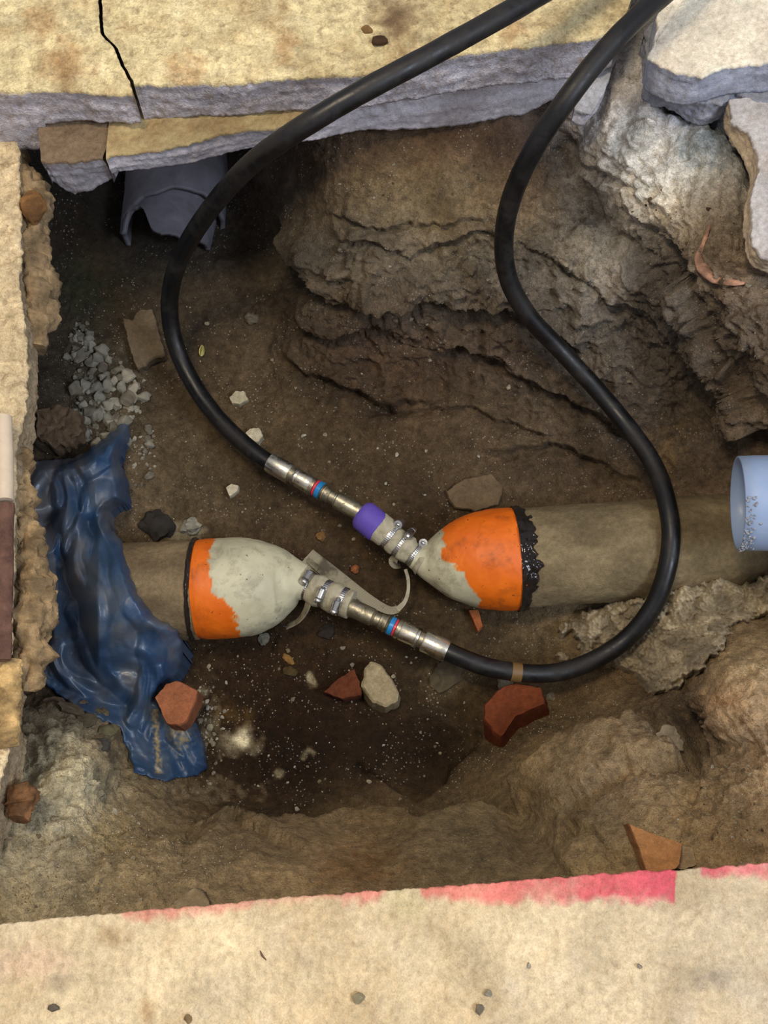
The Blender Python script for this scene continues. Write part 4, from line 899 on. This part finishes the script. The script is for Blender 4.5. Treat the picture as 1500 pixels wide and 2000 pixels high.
plate('tile_shard', [(916,1192),(934,1190),(943,1222),(934,1234)], gz1(930, 1215)+.018, .02, (164, 96, 56), 'narrow orange tile splinter under the orange stopper', 'tile shard', seedo=15, edge_n=50, jag=1)
plate('tile_shard', [(1408,1068),(1430,1055),(1438,1098),(1404,1096),(1412,1084)], gz1(1420, 1080)+.010, .016, (150, 112, 82), 'small brown shard below the plastic pipe rim', 'tile shard', seedo=17, edge_n=50)
plate('stone_plate', [(870,960),(905,935),(960,925),(985,950),(975,985),(930,998),(885,990)], gz1(930, 960)+.006, .012, (112, 94, 70), 'dull brown flat stone behind the orange stopper', 'stone', seedo=19)
plate('slate_piece', [(338,1762),(380,1733),(398,1742),(414,1772),(380,1782),(345,1784)], -.135, .02, (160, 142, 112), 'grey-brown triangular stone poking out at near slab edge, left', 'stone', seedo=21)
plate('brown_clod', [(72,800),(110,790),(150,800),(158,840),(140,866),(100,872),(70,850)], gz1(110, 830)+.016, .03, (112, 92, 70), 'brown earth clod above the dusty end of blue bag', 'earth clod', seedo=23, jag=4, rough=.004)
plate('concrete_flake', [(1366,1030),(1390,1010),(1402,1028),(1396,1040),(1376,1042)], gz1(1385, 1028)+.012, .014, (186, 172, 142), 'small pale triangular stone left of the plastic pipe', 'stone', seedo=25, edge_n=40, jag=1)
plate('concrete_flake', [(480,845),(488,836),(506,834),(514,850),(504,864),(488,860)], gz1(497, 850)+.016, .02, (206, 196, 166), 'pale concrete flake touching the hose near its coupling', 'stone', seedo=27, edge_n=40, jag=2)
plate('concrete_flake', [(448,776),(460,763),(476,764),(486,780),(468,790),(452,788)], gz1(467, 776)+.01, .014, (186, 176, 146), 'pale concrete flake inside the left hose bend', 'stone', seedo=28, edge_n=40, jag=2)
plate('concrete_flake', [(441,952),(452,944),(466,948),(464,958),(448,970)], gz1(455, 955)+.01, .014, (204, 192, 164), 'pale flake between blue bag and silver coupling', 'stone', seedo=29, edge_n=40, jag=1)
st1 = plate('pebble_stone', [(706,1340),(712,1305),(722,1290),(742,1296),(765,1325),(779,1352),(776,1370),(752,1380),(728,1372)], gz1(742, 1340)+.038, .045, (166, 150, 116),
      'greenish grey pointed stone beside the dark red brick', 'stone', seedo=31, jag=2, bev=.25, side=(142, 128, 98), lean=.004)
stone('pebble_stone', 990, 1332, 52, 34, 41, (190, 180, 156), 'pale stone under the hose behind the large brick', 'stone', rz=.5)
stone('pebble_stone', 1075, 1361, 20, 18, 42, (186, 176, 150), 'small pale pebble right of the large brick', 'stone')
stone('pebble_stone', 515, 1249, 24, 26, 43, (176, 172, 150), 'small pale angular stone below the whitish stopper', 'stone')
stone('pebble_stone', 562, 1287, 14, 32, 44, (200, 150, 84), 'small yellow ochre splinter below the stopper neck', 'stone', rz=.9)
stone('pebble_stone', 565, 1312, 30, 24, 45, (112, 92, 56), 'small olive brown pebble under the ochre splinter', 'stone')
stone('pebble_stone', 492, 622, 28, 26, 46, (150, 138, 114), 'lone beige pebble right of upper hose bend', 'stone', facet=3)
stone('pebble_stone', 694, 1112, 18, 20, 47, (196, 120, 72), 'small orange crumb between the two stoppers', 'stone')
stone('pebble_stone', 628, 1050, 22, 22, 48, (176, 130, 76), 'small ochre crumb above the whitish stopper', 'stone')
stone('rock', 310, 1024, 72, 66, 49, (78, 72, 66), 'dark rough rock above the left pipe', 'rock', ang=.3, rz=.2)
stone('rock', 372, 1030, 54, 34, 50, (212, 206, 184), 'whitish rock above the left stopper rim', 'rock', ang=.35, rz=.3)
stone('rock', 105, 1380, 50, 34, 51, (150, 124, 100), 'smooth brown rock under the left bag fold', 'rock', facet=2)
stone('rock', 135, 1402, 60, 28, 52, (140, 122, 96), 'flat brown rock under bag edge by the pale mound', 'rock', rz=-.4)
stone('rock', 208, 1435, 44, 40, 53, (152, 144, 108), 'yellowish rough rock left of the bag tip', 'rock', ang=.3, rz=-.2)
stone('rock', 195, 1462, 40, 34, 54, (104, 100, 94), 'small grey rock beneath the yellowish rock', 'rock', zoff=.004)
stone('rock', 165, 1415, 46, 30, 55, (140, 124, 96), 'brown rock between pale mound and yellowish rock', 'rock')
stone('rock', 260, 1520, 22, 20, 56, (166, 152, 120), 'small beige rock at the left foot of bag tip', 'rock')
stone('rock', 870, 1320, 90, 50, 57, (118, 104, 78), 'grey brown half buried rock under the silver couplings', 'rock', dep=.25, ang=.35, rz=.7)
stone('rock', 1215, 1445, 20, 16, 58, (150, 134, 104), 'small rock on the near bank ledge', 'rock')
stone('rock', 635, 1235, 44, 34, 59, (70, 62, 54), 'dark wet rock under the stopper neck', 'rock', dep=.4)
stone('rock', 1310, 1470, 56, 50, 60, (176, 158, 126), 'crumbly pale clod by the dark cleft of near bank', 'rock', ang=.45, dep=.35)
stone('rock', 720, 60, 26, 18, 61, (186, 140, 84), None) if False else None
# small stones on the floor slabs
def slabstone(px, py, w, h, seed, rgb, label, rz=0):
    me = rockmesh('pebble_stone', seed, .22, 2, rgb=rgb); o = bpy.data.objects.new('pebble_stone', me); C.objects.link(o)
    s = scale_at(px, py, 0); o.scale = (w*s/2, h*s/2, (w+h)/4*s*.6); o.location = P(px, py, .001+(w+h)/4*s*.25); o.rotation_euler[2] = rz; tag(o, label, 'stone')
slabstone(718, 58, 26, 22, 61, (186, 146, 92), 'small ochre stone on the far slab beside the hose')
slabstone(740, 80, 34, 26, 62, (110, 84, 62), 'small dark brown clod on the far slab beside the hose')
slabstone(953, 1940, 18, 14, 63, (206, 196, 170), 'small pale stone on near slab, centre right')
slabstone(936, 1972, 20, 22, 64, (180, 166, 140), 'small greyish stone on near slab nearest the frame bottom')
slabstone(1033, 1886, 8, 14, 65, (230, 220, 196), 'tiny white chip on near slab under pink line')
slabstone(700, 1950, 26, 22, 66, (206, 190, 150), 'small yellowish crumb heap on near slab, centre')
slabstone(367, 1990, 18, 20, 67, (196, 166, 118), 'small tan crumb on near slab, left of centre')
slabstone(105, 1968, 24, 18, 68, (150, 138, 116), 'small dark grey crumb on near slab, far left')
slabstone(1249, 1887, 12, 10, 69, (206, 192, 166), 'tiny pale chip on near slab, right')
# twig on the near slab, leaf in the pit
tw_ = px3([(508,1855,.002),(512,1866,.003),(520,1875,.002)]); t_ = loft('twig', smooth_path(tw_, 14), np.interp(np.linspace(0, 1, 14), [0, .5, 1], [.0005, .0011, .0005]), M['wood'], None, 8, org=tw_[0])
tag(t_, 'tiny dark curved twig on the near slab', 'twig')
g = ground(395, 688); n = 14; u = np.linspace(-1, 1, n); wv = np.array([-1, -.5, 0, .5, 1.]); s_ = scale_at(395, 688, g.z)
V = np.array([[(g.x+a*5.5*s_*(1-b_*b_)**.7+.0*b_, g.y+b_*13*s_, g.z+.004+.0015*abs(a)+.002*b_*b_) for a in wv] for b_ in u]); V = V.reshape(n, 5, 3)
Vl = np.concatenate([V, V-[0, 0, .0006]], 1); o = mesh('leaf', Vl.reshape(-1, 3), np.vstack([gridF(n, 10)]), M['leaf'], org=g)
tag(o, 'small yellow leaf on the dark earth right of the left hose bend', 'leaf')

# ------------------------------------------------------------------ left edge bits
def lump(name, pts, rads, rgb, label, cat, amp=.006, mat=None, flat=1., n=90, seg=48, fr=45, gr=.0):
    a = smooth_path(px3(pts), n); R = np.interp(np.linspace(0, 1, n), np.linspace(0, 1, len(rads)), rads)
    def cf(V, th):
        k = np.clip(.5+fbm(V*40, 4), 0, 1)[..., None]; return lin(np.clip(np.array(rgb)*(1.08-.35*k), 5, 250))
    o = loft(name, a, R, mat or M['stone'], None, seg, lambda V, th: amp*fbm(V*fr, 4, .6)+amp*.5*ridged(V*22, 3), cf if mat is None else None, org=a[0], flat=flat)
    return tag(o, label, cat)
sp_ = [(1386,440),(1373,478),(1364,504),(1376,528),(1402,546),(1430,552),(1454,553)]
lump('tile_shard', [(x, y, gz1(x, y)+.004) for x, y in sp_], [.001,.002,.005,.0085,.0085,.006,.0015], (196, 150, 122), 'thin curved terracotta shard stuck in the right bank', 'tile shard', .0012, flat=.5)
lump('mortar_crust', [(52,330,-.13),(64,400,-.135),(62,470,-.14),(72,540,-.145),(76,610,-.15),(64,680,-.15)], [.012,.022,.018,.02,.022,.010], (150, 128, 96), 'ragged brown mortar crust hanging along the upper left pit edge', 'mortar crust', .009, flat=.8)
lump('foam_lump', [(58,412,-.115),(68,410,-.112),(78,414,-.118)], [.008,.022,.010], (150, 108, 64), 'orange brown foam lump on the upper left pit edge', 'foam lump', .004, n=30)
lump('mortar_crust', [(40,880,-.13),(40,960,-.13),(46,1040,-.125),(58,1120,-.125),(66,1200,-.125),(60,1280,-.13),(50,1350,-.135)], [.008,.010,.013,.020,.022,.018,.008], (168, 142, 104), 'ragged tan mortar crust along the left edge beside the blue bag', 'mortar crust', .010, flat=.8)
lump('plaster_strip', [(22,1290,-.10),(16,1330,-.098),(14,1400,-.1),(20,1460,-.104)], [.012,.010,.011,.008], (206, 172, 116), 'pale flaking strip at the lower left pit edge', 'plaster strip', .006, flat=.6)
lump('mortar_crust', [(36,1530,-.13),(44,1570,-.135),(34,1600,-.13)], [.008,.018,.008], (128, 92, 60), 'rust brown lump at the lower left corner beside the pale mound', 'mortar crust', .005, n=30)
wp = px3([(8,985,-.078),(6,1080,-.078),(4,1180,-.078),(2,1290,-.078)])
o = loft('wooden_slat', smooth_path(wp, 60), .0105, M['wood'], None, 24, lambda V, th: .0015*ridged(V*np.array([120, 6, 120]), 3), org=wp[0], flat=.7); tag(o, 'dark red-brown weathered wooden slat at the left frame edge', 'slat')
wp = px3([(6,815,-.072),(9,900,-.072),(9,978,-.072)])
o = loft('conduit', smooth_path(wp, 30), .0105, M['pale'], None, 32, org=wp[0]); tag(o, 'short cream plastic conduit above the wooden slat at left', 'conduit')

# ------------------------------------------------------------------ gravel, crumbs
protos = [rockmesh('gravel_stone', 100+k, .25, 2, rgb=c) for k, c in enumerate([(206, 200, 178), (190, 184, 164), (176, 166, 144), (216, 208, 184), (160, 150, 130)])]
def scatter(name, label, cat, group, n, fn, smin, smax, protos, sink=.3, lift=0):
    k = 0
    while k < n:
        px, py = fn(); g = ground(px, py); s = scale_at(px, py, g.z)
        r = s*.5*(smin+(smax-smin)*random.random()**2.0)
        o = bpy.data.objects.new(name, random.choice(protos)); C.objects.link(o)
        o.scale = (r*random.uniform(.8, 1.2), r*random.uniform(.7, 1.1), r*random.uniform(.5, .8)); o.rotation_euler = (0, 0, random.uniform(0, 6.28))
        o.location = g+Vector((0, 0, r*.3+lift)); tag(o, label, cat, group); k += 1
def inp(poly):
    a = np.array(poly, float); lo, hi = a.min(0), a.max(0)
    def f():
        while True:
            p = (random.uniform(lo[0], hi[0]), random.uniform(lo[1], hi[1]))
            if inpoly(np.array([p[0]]), np.array([p[1]]), poly)[0]: return p
    return f
gp = [(150,690),(175,665),(215,700),(250,720),(285,745),(280,800),(255,850),(240,905),(205,880),(160,850),(140,780)]
scatter('gravel_stone', 'pale grey gravel stone in the heap above the blue bag', 'gravel', 'gravel heap above the blue bag', 150, inp(gp), 10, 36, protos)
scatter('gravel_stone', 'pale grey gravel stone in the heap above the blue bag', 'gravel', 'gravel heap above the blue bag', 40, inp([(145,635),(170,630),(178,660),(165,700),(130,700)]), 8, 22, protos)
scatter('gravel_stone', 'pale grey gravel stone in the heap above the blue bag', 'gravel', 'gravel heap above the blue bag', 36, inp([(250,840),(300,840),(305,900),(290,970),(262,980),(252,900)]), 6, 26, protos)
crumb = [rockmesh('crumb', 200+k, .3, 1, rgb=c) for k, c in enumerate([(226, 218, 196), (196, 184, 156), (170, 150, 120), (214, 200, 166)])]
dk = [rockmesh('crumb', 220+k, .3, 1, rgb=c) for k, c in enumerate([(120, 100, 76), (140, 122, 92), (104, 84, 60)])]
floorp = [(100,560),(330,560),(520,560),(560,700),(700,850),(900,880),(1180,940),(1280,960),(860,1000),(800,1060),(560,1050),(260,1050),(230,920),(280,850),(120,640)]
lowp = [(380,1260),(560,1240),(700,1220),(860,1290),(940,1400),(900,1460),(780,1540),(620,1590),(480,1590),(400,1520),(400,1400)]
nearp = [(20,1600),(220,1580),(420,1660),(520,1720),(300,1760),(20,1780)]
nearr = [(1180,1540),(1350,1500),(1490,1480),(1490,1670),(1330,1680),(1250,1620)]
brk = [(1080,1330),(1260,1350),(1100,1430),(980,1510),(880,1540),(960,1460)]
farb = [(640,280),(1040,280),(1060,520),(1200,700),(1400,840),(1150,860),(700,740),(640,520)]
rgt = [(1200,380),(1300,360),(1450,400),(1490,700),(1400,620),(1260,500)]
spill = lambda: (random.gauss(405, 15), random.gauss(1400, 42))
scatter('crumb', 'tiny pale crumb on the brown earth between hose bend, couplings and pipes', 'crumb', 'crumbs on the upper pit floor', 60, inp(floorp), 5, 11, crumb+dk[:1])
scatter('crumb', 'tiny whitish crumb on the dark wet earth below the left pipe', 'crumb', 'whitish crumbs on the dark wet earth', 60, inp(lowp), 5, 14, crumb)
scatter('crumb', 'tiny whitish crumb strewn just right of the brick lying on the bag', 'crumb', 'crumbs beside the brick on the bag', 40, spill, 6, 16, crumb)
scatter('crumb', 'tiny stone crumb on the near left bank', 'crumb', 'crumbs on the near left bank', 40, inp(nearp), 5, 16, crumb)
scatter('crumb', 'tiny stone crumb on the near right bank around the orange shard', 'crumb', 'crumbs on the near right bank', 30, inp(nearr), 5, 13, crumb+dk)
scatter('crumb', 'small stone stuck in the far earth bank', 'crumb', 'stones in the far bank', 40, inp(farb), 5, 14, crumb[1:]+dk)
scatter('crumb', 'small stone on the right hand bank around the curved terracotta shard', 'crumb', 'stones in the right bank', 28, inp(rgt), 5, 16, crumb[1:]+dk)
# countless finer grit: one mesh
gv = []; gf = []; gc = []
oc = np.array([[1,0,0],[0,1,0],[-1,0,0],[0,-1,0],[0,0,1],[0,0,-1.]]); of = np.array([[0,1,4],[1,2,4],[2,3,4],[3,0,4],[1,0,5],[2,1,5],[3,2,5],[0,3,5]])
pal = [(226,218,196),(196,184,156),(170,150,120),(140,120,92),(120,100,76)]
for poly, n, lo in ((floorp,420,1),(lowp,330,0),(nearp,900,0),(nearr,400,1),(brk,350,1),(farb,250,1),(rgt,250,1),(spill,160,0),(lambda: (random.gauss(240, 34), random.gauss(1632, 28)),300,0),(lambda: (random.gauss(180, 50), random.gauss(760, 70)),500,0)):
    f_ = inp(poly) if isinstance(poly, list) else poly
    for _ in range(n):
        x_, y_ = f_(); g_p = ground(x_, y_); r = scale_at(x_, y_, g_p.z)*.5*random.uniform(1.3, 4.2)
        a_ = random.random()*6; ca, sa = math.cos(a_), math.sin(a_); v = oc*np.array([r*random.uniform(.7,1.4), r*random.uniform(.6,1), r*.6])
        v = np.stack([v[:, 0]*ca-v[:, 1]*sa, v[:, 0]*sa+v[:, 1]*ca, v[:, 2]], -1)+np.array(g_p)+[0, 0, r*.15]
        gf.append(of+6*len(gv)); gv.append(v); gc.append(np.tile(pal[random.randrange(lo, 5)], (6, 1)))
grit = mesh('grit', np.concatenate(gv), np.concatenate(gf), M['stone'], col=lin(np.concatenate(gc)), smooth=False, org=ground(700, 900))
tag(grit, 'fine pale grit and dust grains strewn over pit floor and banks', 'grit', kind='stuff')
for o in bpy.data.objects:
    if '_w' in o: del o['_w']
